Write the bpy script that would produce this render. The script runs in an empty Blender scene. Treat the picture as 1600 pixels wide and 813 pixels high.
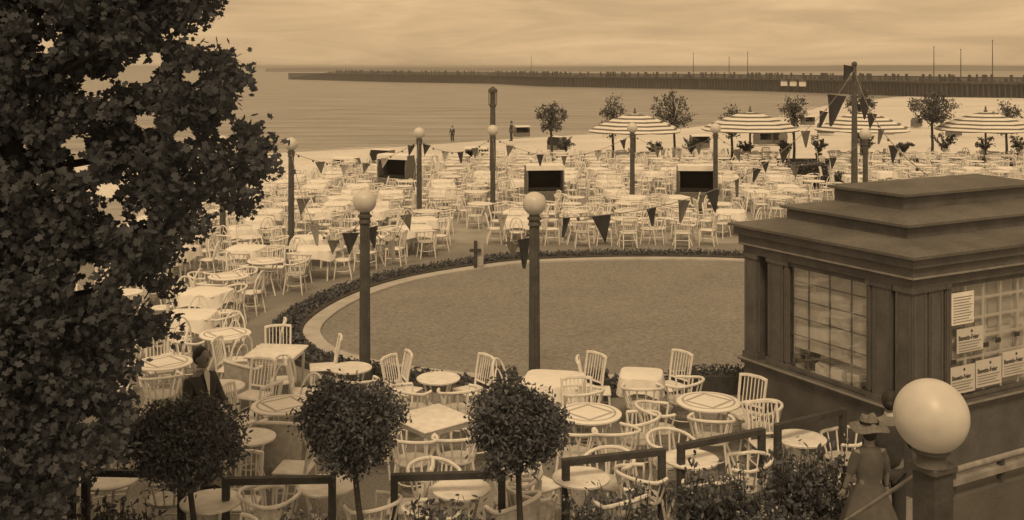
import bpy, math, random
import numpy as np
from mathutils import Vector, Matrix
random.seed(7)
S = bpy.context.scene
COL = S.collection
F = 1674.0; CX = 800.0; HY = 104.0; EYE = 5.2
# ------------------------------------------------------------ camera, sky, sun, exposure
cam = bpy.data.cameras.new('camera'); camo = bpy.data.objects.new('camera', cam); COL.objects.link(camo)
camo.location = (0, 0, EYE); camo.rotation_euler = (math.radians(90), 0, 0)
cam.sensor_width = 36; cam.lens = F/1600*36; cam.shift_y = -(406.5-HY)/1600
cam.clip_start = 0.1; cam.clip_end = 80000
S.camera = camo
SUN_EL, SUN_AZ = math.radians(52), math.radians(186)
W = bpy.data.worlds.new('World'); S.world = W; W.use_nodes = True
nt = W.node_tree; nt.nodes.clear()
def N(t, **kw):
    n = nt.nodes.new(t)
    for k, v in kw.items(): setattr(n, k, v)
    return n
sky = N('ShaderNodeTexSky', sky_type='NISHITA'); sky.sun_disc = False
sky.sun_elevation = SUN_EL; sky.sun_rotation = SUN_AZ; sky.air_density = 1.0; sky.dust_density = 3.0
bw = N('ShaderNodeRGBToBW'); nt.links.new(sky.outputs[0], bw.inputs[0])
# high thin overcast: most of the clear sky is veiled by an even cloud layer with soft streaks
tc = N('ShaderNodeTexCoord'); mp = N('ShaderNodeMapping'); mp.inputs['Scale'].default_value = (3.2, 3.2, 22)
mp.inputs['Rotation'].default_value = (.05, 0.12, 0.3)
nt.links.new(tc.outputs['Generated'], mp.inputs[0])
nz = N('ShaderNodeTexNoise'); nz.inputs['Scale'].default_value = 2.1; nz.inputs['Detail'].default_value = 7
nz.inputs['Roughness'].default_value = .58; nz.inputs['Distortion'].default_value = .5
nt.links.new(mp.outputs[0], nz.inputs[0])
mr = N('ShaderNodeMapRange'); mr.inputs[1].default_value = .36; mr.inputs[2].default_value = .66
mr.inputs[3].default_value = 4.5; mr.inputs[4].default_value = 6.2
nt.links.new(nz.outputs[0], mr.inputs[0])
veil = N('ShaderNodeMix', data_type='FLOAT'); veil.inputs[0].default_value = .86
nt.links.new(bw.outputs[0], veil.inputs[2]); nt.links.new(mr.outputs[0], veil.inputs[3])
tint = N('ShaderNodeMix', data_type='RGBA', blend_type='MULTIPLY'); tint.inputs[0].default_value = 1
nt.links.new(veil.outputs[0], tint.inputs[6]); tint.inputs[7].default_value = (1.0, .675, .362, 1)
bg = N('ShaderNodeBackground'); bg.inputs[1].default_value = .135
nt.links.new(tint.outputs[2], bg.inputs[0])
wo = N('ShaderNodeOutputWorld'); nt.links.new(bg.outputs[0], wo.inputs[0])
sun = bpy.data.lights.new('sun', 'SUN'); sun.energy = 1.75; sun.angle = math.radians(12); sun.color = (1, .70, .385)
suno = bpy.data.objects.new('sun', sun); COL.objects.link(suno)
sd = Vector((math.cos(SUN_EL)*math.sin(SUN_AZ), math.cos(SUN_EL)*math.cos(SUN_AZ), math.sin(SUN_EL)))
suno.rotation_euler = sd.to_track_quat('Z', 'Y').to_euler(); suno.location = (0, 0, 50)
S.view_settings.view_transform = 'Standard'; S.view_settings.look = 'None'
S.view_settings.exposure = 0.0; S.view_settings.gamma = 1; S.view_settings.use_curve_mapping = False

# ------------------------------------------------------------ helpers
def at(px, py, d):                       # photo pixel and distance -> point in the place
    return Vector(((px-CX)/F*d, d, EYE-(py-HY)*d/F))
def onz(px, py, z=0.0):                  # photo pixel on a level plane
    d = (EYE-z)*F/(py-HY); return Vector(((px-CX)/F*d, d, z))
def tag(o, label=None, cat=None, group=None, kind=None):
    if label: o['label'] = label
    if cat: o['category'] = cat
    if group: o['group'] = group
    if kind: o['kind'] = kind
    return o
def thing(name, label, cat, loc=(0, 0, 0), rz=0, group=None, kind=None):
    o = bpy.data.objects.new(name, None); COL.objects.link(o); o.empty_display_size = .2
    o.location = loc; o.rotation_euler = (0, 0, rz)
    return tag(o, label, cat, group, kind)
def copy_tree(o, parent=None):
    c = o.copy(); COL.objects.link(c); c.parent = parent
    for ch in o.children: copy_tree(ch, c)
    return c
class MB:
    def __init__(s): s.v = []; s.f = []
    def add(s, vs, fs):
        b = len(s.v); s.v += [tuple(v) for v in vs]; s.f += [tuple(i+b for i in f) for f in fs]; return s
    def box(s, c, d, rz=0, ch=0.0):
        x, y, z = d[0]/2, d[1]/2, d[2]/2; ca, sa = math.cos(rz), math.sin(rz)
        def T(a, b, e): return (c[0]+a*ca-b*sa, c[1]+a*sa+b*ca, c[2]+e)
        if ch <= 0:
            vs = [T(a, b, e) for e in (-z, z) for a, b in ((-x, -y), (x, -y), (x, y), (-x, y))]
            return s.add(vs, [(3, 2, 1, 0), (4, 5, 6, 7), (0, 1, 5, 4), (1, 2, 6, 5), (2, 3, 7, 6), (3, 0, 4, 7)])
        vs = []
        for e, k in ((-z, ch), (-z+ch, 0), (z-ch, 0), (z, ch)):
            q = k
            for a, b in ((-x+ch+q, -y+q), (x-ch-q, -y+q), (x-q, -y+ch+q), (x-q, y-ch-q), (x-ch-q, y-q), (-x+ch+q, y-q), (-x+q, y-ch-q), (-x+q, -y+ch+q)):
                vs.append(T(a, b, e))
        fs = [tuple(range(7, -1, -1)), tuple(range(24, 32))]
        for r in range(3):
            for i in range(8): j = (i+1) % 8; fs.append((r*8+i, r*8+j, r*8+8+j, r*8+8+i))
        return s.add(vs, fs)
    def beam(s, a, b, w, h):             # rectangular bar between two points
        a = Vector(a); b = Vector(b); t = (b-a).normalized()
        up = Vector((0, 0, 1)) if abs(t.z) < .95 else Vector((0, 1, 0))
        u = t.cross(up).normalized()*w/2; n = u.cross(t).normalized()*h/2
        vs = [p+q for p in (a, b) for q in (-u-n, u-n, u+n, -u+n)]
        return s.add(vs, [(0, 1, 2, 3), (7, 6, 5, 4), (4, 5, 1, 0), (5, 6, 2, 1), (6, 7, 3, 2), (7, 4, 0, 3)])
    def tube(s, pts, r, n=6, closed=False):
        pts = [Vector(p) for p in pts]; m = len(pts)
        rs = r if isinstance(r, (list, tuple)) else [r]*m
        vs = []; u = None
        for i, p in enumerate(pts):
            if closed: t = pts[(i+1) % m]-pts[i-1]
            else: t = pts[min(i+1, m-1)]-pts[max(i-1, 0)]
            t.normalize()
            if u is None: u = t.orthogonal().normalized()
            u = (u-t*u.dot(t)); u = u.normalized() if u.length > 1e-6 else t.orthogonal().normalized()
            w = t.cross(u)
            for k in range(n):
                a = 2*math.pi*k/n; vs.append(p+(u*math.cos(a)+w*math.sin(a))*rs[i])
        fs = []
        for i in range(m if closed else m-1):
            j = (i+1) % m
            for k in range(n): l = (k+1) % n; fs.append((i*n+k, i*n+l, j*n+l, j*n+k))
        if not closed: fs += [tuple(range(n-1, -1, -1)), tuple((m-1)*n+k for k in range(n))]
        return s.add(vs, fs)
    def lathe(s, prof, n=16, c=(0, 0, 0), cap=True):
        vs = [(c[0]+r*math.cos(2*math.pi*k/n), c[1]+r*math.sin(2*math.pi*k/n), c[2]+z) for r, z in prof for k in range(n)]
        fs = [(i*n+k, i*n+(k+1) % n, (i+1)*n+(k+1) % n, (i+1)*n+k) for i in range(len(prof)-1) for k in range(n)]
        if cap: fs += [tuple(range(n-1, -1, -1)), tuple((len(prof)-1)*n+k for k in range(n))]
        return s.add(vs, fs)
    def ball(s, c, r, n=12, m=8, sc=(1, 1, 1)):
        vs = [(c[0], c[1], c[2]-r*sc[2])]; 
        for i in range(1, m):
            a = -math.pi/2+math.pi*i/m
            for k in range(n):
                b = 2*math.pi*k/n; vs.append((c[0]+r*sc[0]*math.cos(a)*math.cos(b), c[1]+r*sc[1]*math.cos(a)*math.sin(b), c[2]+r*sc[2]*math.sin(a)))
        vs.append((c[0], c[1], c[2]+r*sc[2])); L = len(vs)-1
        fs = [(0, 1+(k+1) % n, 1+k) for k in range(n)]
        for i in range(m-2):
            for k in range(n): l = (k+1) % n; fs.append((1+i*n+k, 1+i*n+l, 1+(i+1)*n+l, 1+(i+1)*n+k))
        fs += [(1+(m-2)*n+k, 1+(m-2)*n+(k+1) % n, L) for k in range(n)]
        return s.add(vs, fs)
    def poly(s, pts, z0, z1):            # prism over a closed outline
        n = len(pts); vs = [(p[0], p[1], z) for z in (z0, z1) for p in pts]
        return s.add(vs, [tuple(range(n-1, -1, -1)), tuple(range(n, 2*n))]+[(i, (i+1) % n, n+(i+1) % n, n+i) for i in range(n)])
    def merge(s, o, M=None):
        return s.add([(M @ Vector(v)) if M else v for v in o.v], o.f)
    def mesh(s, name, m, smooth=False):
        me = bpy.data.meshes.new(name); me.from_pydata(s.v, [], s.f); me.update()
        if smooth:
            me.polygons.foreach_set('use_smooth', [True]*len(me.polygons))
            try: me.set_sharp_from_angle(angle=math.radians(50))
            except Exception: pass
        me.materials.append(m); return me
    def build(s, name, m, parent=None, smooth=False):
        o = bpy.data.objects.new(name, s.mesh(name, m, smooth)); COL.objects.link(o); o.parent = parent; return o

def mat(name, col, rough=.7, var=.12, vscale=6, bump=.0, bscale=40, island=0, spec=.3, fine=0, stretch=(1, 1, 1), trans=0):
    m = bpy.data.materials.new(name); m.use_nodes = True; t = m.node_tree; b = t.nodes['Principled BSDF']
    if isinstance(col, (int, float)): col = (col, col, col)
    b.inputs['Roughness'].default_value = rough; b.inputs['Specular IOR Level'].default_value = spec
    tcn = t.nodes.new('ShaderNodeTexCoord'); mpn = t.nodes.new('ShaderNodeMapping'); mpn.inputs['Scale'].default_value = stretch
    t.links.new(tcn.outputs['Object'], mpn.inputs[0])
    n = t.nodes.new('ShaderNodeTexNoise'); n.inputs['Scale'].default_value = vscale; n.inputs['Detail'].default_value = 6
    t.links.new(mpn.outputs[0], n.inputs[0])
    r = t.nodes.new('ShaderNodeMapRange'); r.inputs[1].default_value = .3; r.inputs[2].default_value = .7
    r.inputs[3].default_value = 1-var; r.inputs[4].default_value = 1+var; t.links.new(n.outputs[0], r.inputs[0])
    val = r.outputs[0]
    def mul(a, bb):
        q = t.nodes.new('ShaderNodeMath'); q.operation = 'MULTIPLY'; t.links.new(a, q.inputs[0]); t.links.new(bb, q.inputs[1]); return q.outputs[0]
    if fine:
        n2 = t.nodes.new('ShaderNodeTexNoise'); n2.inputs['Scale'].default_value = bscale; n2.inputs['Detail'].default_value = 3
        t.links.new(mpn.outputs[0], n2.inputs[0])
        r2 = t.nodes.new('ShaderNodeMapRange'); r2.inputs[1].default_value = .3; r2.inputs[2].default_value = .7
        r2.inputs[3].default_value = 1-fine; r2.inputs[4].default_value = 1+fine; t.links.new(n2.outputs[0], r2.inputs[0]); val = mul(val, r2.outputs[0])
    if island:
        g = t.nodes.new('ShaderNodeNewGeometry'); r3 = t.nodes.new('ShaderNodeMapRange')
        r3.inputs[3].default_value = 1-island; r3.inputs[4].default_value = 1+island
        t.links.new(g.outputs['Random Per Island'], r3.inputs[0]); val = mul(val, r3.outputs[0])
    x = t.nodes.new('ShaderNodeMix'); x.data_type = 'RGBA'; x.blend_type = 'MULTIPLY'; x.inputs[0].default_value = 1
    x.inputs[6].default_value = (*col, 1); t.links.new(val, x.inputs[7]); t.links.new(x.outputs[2], b.inputs['Base Color'])
    if bump:
        n3 = t.nodes.new('ShaderNodeTexNoise'); n3.inputs['Scale'].default_value = bscale; n3.inputs['Detail'].default_value = 4
        t.links.new(mpn.outputs[0], n3.inputs[0]); bp = t.nodes.new('ShaderNodeBump'); bp.inputs['Strength'].default_value = bump
        bp.inputs['Distance'].default_value = .02; t.links.new(n3.outputs[0], bp.inputs['Height']); t.links.new(bp.outputs[0], b.inputs['Normal'])
    if trans:
        tr = t.nodes.new('ShaderNodeBsdfTranslucent'); t.links.new(x.outputs[2], tr.inputs[0]); mx = t.nodes.new('ShaderNodeMixShader')
        mx.inputs[0].default_value = trans; t.links.new(b.outputs[0], mx.inputs[1]); t.links.new(tr.outputs[0], mx.inputs[2])
        t.links.new(mx.outputs[0], t.nodes['Material Output'].inputs[0])
    return m
M = dict(
    white=mat('white_paint', .74, .55, .12, 9, .1, 60), cloth=mat('white_cloth', .78, .9, .05, 5, .2, 30),
    cream=mat('cream_wicker', .5, .7, .18, 14, .5, 120), gravel=mat('gravel', (.225, .225, .225), .95, .22, .6, .7, 35, fine=.35),
    floor=mat('dance_floor', (.215, .215, .215), .85, .07, .5, .35, 16, fine=.28), rim=mat('rim_stone', .42, .85, .15, 2, .3, 30),
    bed=mat('bed_soil', .07, .95, .3, 5, .8, 30), sand=mat('sand', .64, .95, .12, .12, .5, 3, fine=.10),
    leaf=mat('dark_leaf', (.10, .112, .135), .9, .12, 3, island=.15, trans=.4, spec=.05), leaf2=mat('bay_leaf', (.095, .106, .128), .6, .15, 6, island=.4, trans=.2),
    leaf3=mat('far_leaf', (.10, .105, .115), .7, .15, 2, island=.45, trans=.15), bark=mat('bark', .055, .9, .3, 12, .8, 40),
    post=mat('post_paint', (.085, .088, .092), .55, .25, 7, .2, 30), postcap=mat('post_collar', .09, .6, .2, 10),
    globe=mat('opal_glass', .54, .4, .14, 5, spec=.5), wood=mat('dark_timber', (.06, .062, .066), .7, .25, 8, .3, 30),
    kiosk=mat('kiosk_timber', (.105, .106, .112), .6, .24, 3, .15, 25, fine=.1), roof=mat('roof_felt', (.12, .12, .12), .85, .24, 1.6, .3, 20, fine=.12),
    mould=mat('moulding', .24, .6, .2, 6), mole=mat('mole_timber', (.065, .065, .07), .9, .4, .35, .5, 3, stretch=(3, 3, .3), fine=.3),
    suit=mat('dark_cloth', (.05, .052, .056), .85, .15, 12), skin=mat('skin', .22, .6, .05, 10), hair=mat('hair', .03, .6, .1, 30),
    dress=mat('pale_dress', .10, .85, .2, 9), straw=mat('straw', .15, .8, .25, 30), shirt=mat('shirt', .6, .8, .05, 10),
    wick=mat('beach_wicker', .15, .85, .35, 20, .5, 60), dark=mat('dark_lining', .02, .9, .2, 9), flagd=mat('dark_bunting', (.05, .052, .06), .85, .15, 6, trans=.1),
    flagm=mat('mid_bunting', .16, .85, .15, 6, trans=.2), flagl=mat('pale_bunting', .42, .85, .1, 6, trans=.2), cord=mat('cord', .25, .8, .1, 5),
    stone=mat('parapet_render', (.10, .10, .10), .9, .2, 3, .3, 30), rail=mat('worn_rail', .24, .45, .3, 14), pot=mat('terracotta', .14, .85, .2, 8),
    bloom=mat('blossom', .30, .8, .1, 5, island=.4), ink=mat('ink', .05, .8, .1, 5), paper=mat('poster_paper', .58, .85, .05, 5), blind=mat('pale_boards', .8, .8, .12, 4),
    kfloor=mat('kiosk_floor', .7, .8, .1, 3), coast=mat('far_coast', .22, .9, .2, .01), parcan=mat('parasol_pole', .10, .6, .2, 5),
    blindt=mat('linen_blind', .9, .9, .08, 6, trans=.35),
    fence=mat('edge_hedge', (.075, .08, .085), .9, .35, 3, .8, 12, fine=.3))
# ring pattern on the table tops: an inlaid lozenge
def pattern_mat():
    m = mat('inlaid_table_paint', .8, .5, .06, 8); t = m.node_tree; b = t.nodes['Principled BSDF']
    src = b.inputs['Base Color'].links[0].from_socket
    tcn = t.nodes.new('ShaderNodeTexCoord'); sx = t.nodes.new('ShaderNodeSeparateXYZ'); t.links.new(tcn.outputs['Object'], sx.inputs[0])
    def MA(op, a, bb=None):
        q = t.nodes.new('ShaderNodeMath'); q.operation = op
        for i, v in enumerate((a, bb)):
            if v is None: continue
            if isinstance(v, (int, float)): q.inputs[i].default_value = v
            else: t.links.new(v, q.inputs[i])
        return q.outputs[0]
    s = MA('ADD', MA('ABSOLUTE', sx.outputs[0]), MA('ABSOLUTE', sx.outputs[1]))
    rr = MA('SQRT', MA('ADD', MA('MULTIPLY', sx.outputs[0], sx.outputs[0]), MA('MULTIPLY', sx.outputs[1], sx.outputs[1])))
    dia = MA('MULTIPLY', MA('GREATER_THAN', s, .27), MA('LESS_THAN', s, .335))
    ring = MA('MULTIPLY', MA('GREATER_THAN', rr, .325), MA('LESS_THAN', rr, .355))
    k = MA('MULTIPLY', MA('MAXIMUM', dia, ring), .8)
    x = t.nodes.new('ShaderNodeMix'); x.data_type = 'RGBA'; t.links.new(k, x.inputs[0]); t.links.new(src, x.inputs[6]); x.inputs[7].default_value = (.30, .30, .30, 1)
    t.links.new(x.outputs[2], b.inputs['Base Color']); return m
M['inlay'] = pattern_mat()
def stripe_mat():
    m = mat('striped_canvas', .72, .85, .05, 5); t = m.node_tree; b = t.nodes['Principled BSDF']; src = b.inputs['Base Color'].links[0].from_socket
    tcn = t.nodes.new('ShaderNodeTexCoord'); sx = t.nodes.new('ShaderNodeSeparateXYZ'); t.links.new(tcn.outputs['Object'], sx.inputs[0])
    q = t.nodes.new('ShaderNodeMath'); q.operation = 'MULTIPLY'; t.links.new(sx.outputs[2], q.inputs[0]); q.inputs[1].default_value = 5.6
    q2 = t.nodes.new('ShaderNodeMath'); q2.operation = 'FRACT'; t.links.new(q.outputs[0], q2.inputs[0])
    q3 = t.nodes.new('ShaderNodeMath'); q3.operation = 'LESS_THAN'; t.links.new(q2.outputs[0], q3.inputs[0]); q3.inputs[1].default_value = .42
    x = t.nodes.new('ShaderNodeMix'); x.data_type = 'RGBA'; t.links.new(q3.outputs[0], x.inputs[0]); t.links.new(src, x.inputs[6]); x.inputs[7].default_value = (.13, .13, .13, 1)
    t.links.new(x.outputs[2], b.inputs['Base Color']); return m
M['stripe'] = stripe_mat()
def glass_mat():
    m = bpy.data.materials.new('window_glass'); m.use_nodes = True; t = m.node_tree; t.nodes.clear()
    a = t.nodes.new('ShaderNodeBsdfTransparent'); a.inputs[0].default_value = (.92, .92, .92, 1)
    g = t.nodes.new('ShaderNodeBsdfGlossy'); g.inputs['Roughness'].default_value = .03
    lw = t.nodes.new('ShaderNodeLayerWeight'); lw.inputs[0].default_value = .5; pw = t.nodes.new('ShaderNodeMath'); pw.operation = 'POWER'; pw.inputs[1].default_value = 4
    t.links.new(lw.outputs['Facing'], pw.inputs[0]); fr = t.nodes.new('ShaderNodeMath'); fr.operation = 'MULTIPLY_ADD'; fr.inputs[1].default_value = .5; fr.inputs[2].default_value = .10; t.links.new(pw.outputs[0], fr.inputs[0])
    x = t.nodes.new('ShaderNodeMixShader'); o = t.nodes.new('ShaderNodeOutputMaterial')
    t.links.new(fr.outputs[0], x.inputs[0]); t.links.new(a.outputs[0], x.inputs[1]); t.links.new(g.outputs[0], x.inputs[2]); t.links.new(x.outputs[0], o.inputs[0]); return m
M['glass'] = glass_mat()
def sea_mat():
    m = bpy.data.materials.new('sea_water'); m.use_nodes = True; t = m.node_tree; b = t.nodes['Principled BSDF']
    b.inputs['Base Color'].default_value = (.27, .27, .275, 1); b.inputs['Roughness'].default_value = .28; b.inputs['Specular IOR Level'].default_value = .35
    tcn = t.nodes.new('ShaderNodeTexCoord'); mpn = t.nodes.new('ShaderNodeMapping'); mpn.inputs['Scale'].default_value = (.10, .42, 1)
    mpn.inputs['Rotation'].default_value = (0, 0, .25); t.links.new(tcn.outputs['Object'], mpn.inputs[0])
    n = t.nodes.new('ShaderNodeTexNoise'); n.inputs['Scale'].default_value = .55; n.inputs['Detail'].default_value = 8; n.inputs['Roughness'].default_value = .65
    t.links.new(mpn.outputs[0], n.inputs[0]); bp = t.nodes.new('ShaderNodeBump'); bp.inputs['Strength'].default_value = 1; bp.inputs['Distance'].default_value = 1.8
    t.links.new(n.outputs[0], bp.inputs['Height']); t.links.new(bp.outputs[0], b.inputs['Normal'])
    mr = t.nodes.new('ShaderNodeMapRange'); mr.inputs[1].default_value = .4; mr.inputs[2].default_value = .6; mr.inputs[3].default_value = .19; mr.inputs[4].default_value = .35  # light and dark of the ripples painted into the water colour
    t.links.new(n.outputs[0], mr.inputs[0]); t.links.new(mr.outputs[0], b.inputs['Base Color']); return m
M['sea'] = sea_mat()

def leaf_shape(kind):
    if kind == 'lobed': return [(0, -.5), (.16, -.26), (.5, -.2), (.26, .04), (.40, .32), (0, .55), (-.40, .32), (-.26, .04), (-.5, -.2), (-.16, -.26)]
    if kind == 'oval': return [(0, -.5), (.2, -.15), (.18, .2), (0, .5), (-.18, .2), (-.2, -.15)]
    return [(0, -.5), (.3, 0), (0, .5), (-.3, 0)]
def leaves(name, pts, size, m, parent=None, shape='oval', seed=1, flat=1.0):
    rng = np.random.default_rng(seed); P = np.asarray(pts, float); n = len(P); sh = np.array(leaf_shape(shape)); k = len(sh)
    nrm = rng.normal(size=(n, 3)); nrm[:, 2] = np.abs(nrm[:, 2])*flat; nrm /= np.linalg.norm(nrm, axis=1)[:, None]
    a = rng.normal(size=(n, 3)); u = np.cross(nrm, a); u /= np.linalg.norm(u, axis=1)[:, None]; w = np.cross(nrm, u)
    sz = size*rng.uniform(.65, 1.3, n)
    V = P[:, None, :]+(u[:, None, :]*sh[None, :, 0:1]+w[:, None, :]*sh[None, :, 1:2])*sz[:, None, None]
    V = V.reshape(-1, 3); me = bpy.data.meshes.new(name)
    me.from_pydata(V.tolist(), [], np.arange(n*k).reshape(n, k).tolist()); me.update(); me.materials.append(m)
    o = bpy.data.objects.new(name, me); COL.objects.link(o); o.parent = parent; return o
def struct(o, *a): o['kind'] = 'structure'; return o

# ------------------------------------------------------------ setting: ground, beach, sea, mole
FL = [(6.24, 28.6), (3.5, 28.9), (.68, 28.5), (-.83, 27.7), (-2.6, 26.0), (-3.67, 23.9), (-4.1, 21.7), (-3.9, 20.2), (-3.1, 18.9),
      (-1.5, 17.9), (.5, 17.4), (2.6, 17.7), (5, 18.4), (7.6, 20), (9.6, 22.4), (9.8, 25.2), (8.6, 27.5)]
def smooth_loop(p, k=8):
    n = len(p); out = []
    for i in range(n):
        a, b, c, d = (np.array(p[(i+j-1) % n]) for j in range(4))
        for q in range(k):
            t = q/k; out.append(tuple(.5*((2*b)+(-a+c)*t+(2*a-5*b+4*c-d)*t*t+(-a+3*b-3*c+d)*t**3)))
    return out
FLS = smooth_loop(FL); FA = np.array(FLS)
def offset(loop, dist):
    A = np.array(loop); T = np.roll(A, -1, 0)-np.roll(A, 1, 0); T /= np.linalg.norm(T, axis=1)[:, None]
    Nn = np.stack([T[:, 1], -T[:, 0]], 1); c = A.mean(0)
    if ((A-c)*Nn).sum() < 0: Nn = -Nn
    return [tuple(x) for x in A+Nn*dist]
def inside_dist(x, y):
    dd = np.hypot(FA[:, 0]-x, FA[:, 1]-y).min(); n = len(FLS); c = False; j = n-1
    for i in range(n):
        xi, yi = FLS[i]; xj, yj = FLS[j]
        if (yi > y) != (yj > y) and x < (xj-xi)*(y-yi)/(yj-yi)+xi: c = not c
        j = i
    return -dd if c else dd
def ring(mb, inner, outer, z0, z1):
    n = len(inner); vs = [(*p, z1) for p in inner]+[(*p, z1) for p in outer]+[(*p, z0) for p in inner]+[(*p, z0) for p in outer]
    fs = []
    for i in range(n):
        j = (i+1) % n; fs += [(i, n+i, n+j, j), (n+i, 3*n+i, 3*n+j, n+j), (2*n+i, i, j, 2*n+j)]
    return mb.add(vs, fs)
EDGE = [(-60, 40), (-22, 41), (-11.5, 43.5), (-9, 48), (-7.2, 53), (-3, 56.5), (2, 57.3), (60, 57.3)]
def edge_y(x):
    for (a, b), (c, d) in zip(EDGE, EDGE[1:]):
        if a <= x <= c: return b+(d-b)*(x-a)/(c-a)
    return 57.3
struct(MB().poly([(-60, 31.5), (60, 31.5), (60, 57.2)]+EDGE[::-1][1:-1]+[(-60, 40)], .0, .004).build('seating_ground', mat('pale_gravel', .32, .95, .2, .8, .5, 30, fine=.25)))  # sandy gravel, made paler to paint in the glare among the tables
struct(MB().poly([(-60, -20), (60, -20)]+EDGE[::-1], -.9, 0).build('terrace_paving', M['gravel']))
inn = EDGE; outer = [(-60, 66), (-41, 76), (-19.6, 88.6), (-9, 97), (0, 106.7), (18, 121.7), (37, 150), (62, 206), (97, 262), (200, 330)]
def resamp(P, n):
    P = np.array(P, float); s = np.r_[0, np.cumsum(np.hypot(*np.diff(P, axis=0).T))]; t = np.linspace(0, s[-1], n)
    return np.stack([np.interp(t, s, P[:, 0]), np.interp(t, s, P[:, 1])], 1)
A = resamp([(-90, 38)]+EDGE+[(200, 57.3)], 60); B = resamp([(-90, 52)]+outer, 60)
mb = MB(); rows = 16; nn = 60
for r in range(rows+1):
    t = r/rows*1.4
    for i in range(nn):
        p = A[i]*(1-t)+B[i]*t; z = -.75-1.25*t**1.3+.06*math.sin(p[0]*.7+p[1]*.4)*(1 if t < .9 else .2)
        mb.v.append((p[0], p[1], z))
for r in range(rows):
    for i in range(nn-1): mb.f.append((r*nn+i, r*nn+i+1, (r+1)*nn+i+1, (r+1)*nn+i))
struct(mb.build('beach_sand', M['sand'], smooth=True))
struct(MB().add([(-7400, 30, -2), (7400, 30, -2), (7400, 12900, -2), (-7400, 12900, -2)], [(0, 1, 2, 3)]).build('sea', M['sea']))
struct(MB().add([(-7450, -900, -3.6), (7450, -900, -3.6), (7450, 12950, -3.6), (-7450, 12950, -3.6)], [(0, 1, 2, 3)]).build('ground', M['sand']))
# thin lines of surf along the shore
for off, wd, nm in ((1.01, .9, 1), (1.045, .5, 2), (1.10, .45, 3)):
    mb = MB(); Bf = resamp([tuple(p) for p in B], 300); Af = resamp([tuple(p) for p in A], 300); r_ = random.Random(nm)
    cut = 0; prev = False
    for i in range(300):
        w2 = wd*(.5+.5*math.sin(i*.31+nm)+.4*math.sin(i*.83*nm)); t_ = off+.006*math.sin(i*.17+nm*2)
        p = Af[i]*(1-t_)+Bf[i]*t_; dv = (Bf[i]-Af[i]); dv = dv/np.hypot(*dv)
        if w2 < .08: prev = False; continue
        k = len(mb.v); q = p+dv*w2; mb.v += [(p[0], p[1], -1.985+nm*.002), (q[0], q[1], -1.985+nm*.002)]
        if prev: mb.f.append((k-2, k, k+1, k-1))
        prev = True
    struct(mb.build('surf', M['sand']))
# distant low coast behind the mole
mb = MB(); pts = []
for i in range(60):
    x = -330+i*60; pts.append((x, 1500+.2*x, 2.5+4.0*min(1, i/14)+.6*math.sin(i*.9)+.4*math.sin(i*2.3)))
for i, (x, y, z) in enumerate(pts): mb.v += [(x, y, -2.2), (x, y, z), (x+10, y+120, z), (x+10, y+120, -2.2)]
for i in range(59):
    for k in range(3): mb.f.append((i*4+k, i*4+4+k, i*4+5+k, i*4+k+1))
struct(mb.build('coastline', M['coast']))
# dance floor
struct(MB().poly(offset(FLS, -.34), .002, .03).build('dance_floor', M['floor']))
struct(ring(MB(), offset(FLS, -.335), offset(FLS, 0), .002, .07).build('floor_rim', M['rim']))
struct(ring(MB(), offset(FLS, .005), offset(FLS, .66), .002, .10).build('flower_bed', M['bed']))
rng = np.random.default_rng(3); o1 = np.array(offset(FLS, .08)); o2 = np.array(offset(FLS, .60)); pts = []
for i in range(9000):
    k = rng.integers(len(o1)); k2 = (k+1) % len(o1); a = rng.random(); b = rng.random()
    p = (o1[k]*(1-a)+o1[k2]*a)*(1-b)+(o2[k]*(1-a)+o2[k2]*a)*b; pts.append((p[0], p[1], .11+rng.random()*.09))
tag(leaves('low_bedding_plants', pts, .09, M['leaf2'], shape='oval', seed=5), 'dark low bedding plants filling the border round the dance floor', 'plants', kind='stuff')
# mole
mw = [(450, 124, 600), (616, 128.7, 488), (770, 131.3, 446), (854, 135.5, 382), (1070, 139.5, 339), (1192, 142.8, 311), (1308, 146.6, 283), (1443, 152, 251), (1592, 156, 232), (1700, 161, 214)]
root = thing('mole', 'long dark timber mole reaching across the bay to the left', 'mole', (0, 0, 0))
MP = resamp([((px-CX)/F*d, d) for px, py, d in mw], 120)
T = np.gradient(MP, axis=0); T /= np.linalg.norm(T, axis=1)[:, None]; NO = np.stack([-T[:, 1], T[:, 0]], 1)
if NO[0, 1] < 0: NO = -NO
def strip(mb, o0, o1, z0, z1):
    n = len(MP); 
    for i in range(n):
        zz = (z1 if i > 12 else z0+(z1-z0)*(.5+.5*i/12)); p = MP[i]+NO[i]*o0; q = MP[i]+NO[i]*o1; b = len(mb.v)
        mb.v += [(p[0], p[1], z0), (p[0], p[1], zz), (q[0], q[1], zz), (q[0], q[1], z0)]
        if i: 
            c = b-4
            for k in range(4): mb.f.append((c+k, b+k, b+(k+1) % 4, c+(k+1) % 4))
    return mb
strip(MB(), 1.2, 9, -3, 1.2).build('wall', M['mole'], root)
strip(MB(), 0, 9.5, 1.25, 1.7).build('deck', M['mole'], root)
strip(MB(), 9.6, 10.6, -2.5, 2.75).build('parapet', M['coast'], root)
mb = MB()
for i in range(120):
    for j in range(3):
        if i == 119 and j: continue
        p = MP[i]+(MP[min(i+1, 119)]-MP[i])*j/3+NO[i]*.4
        mb.tube([(p[0], p[1], -3), (p[0], p[1], 1.3+.0*j)], .22, 5)
o = mb.build('piles', M['mole'], root); o['kind'] = 'stuff'
mb = MB(); r_ = random.Random(4)
for i in range(20, 119):
    for off in (.4, 9):
        p = MP[i]+NO[i]*off; q = MP[i+1]+NO[i+1]*off
        mb.beam((p[0], p[1], 2.7), (q[0], q[1], 2.7), .12, .14); mb.beam((p[0], p[1], 1.7), (p[0], p[1], 2.7), .14, .14)
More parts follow.
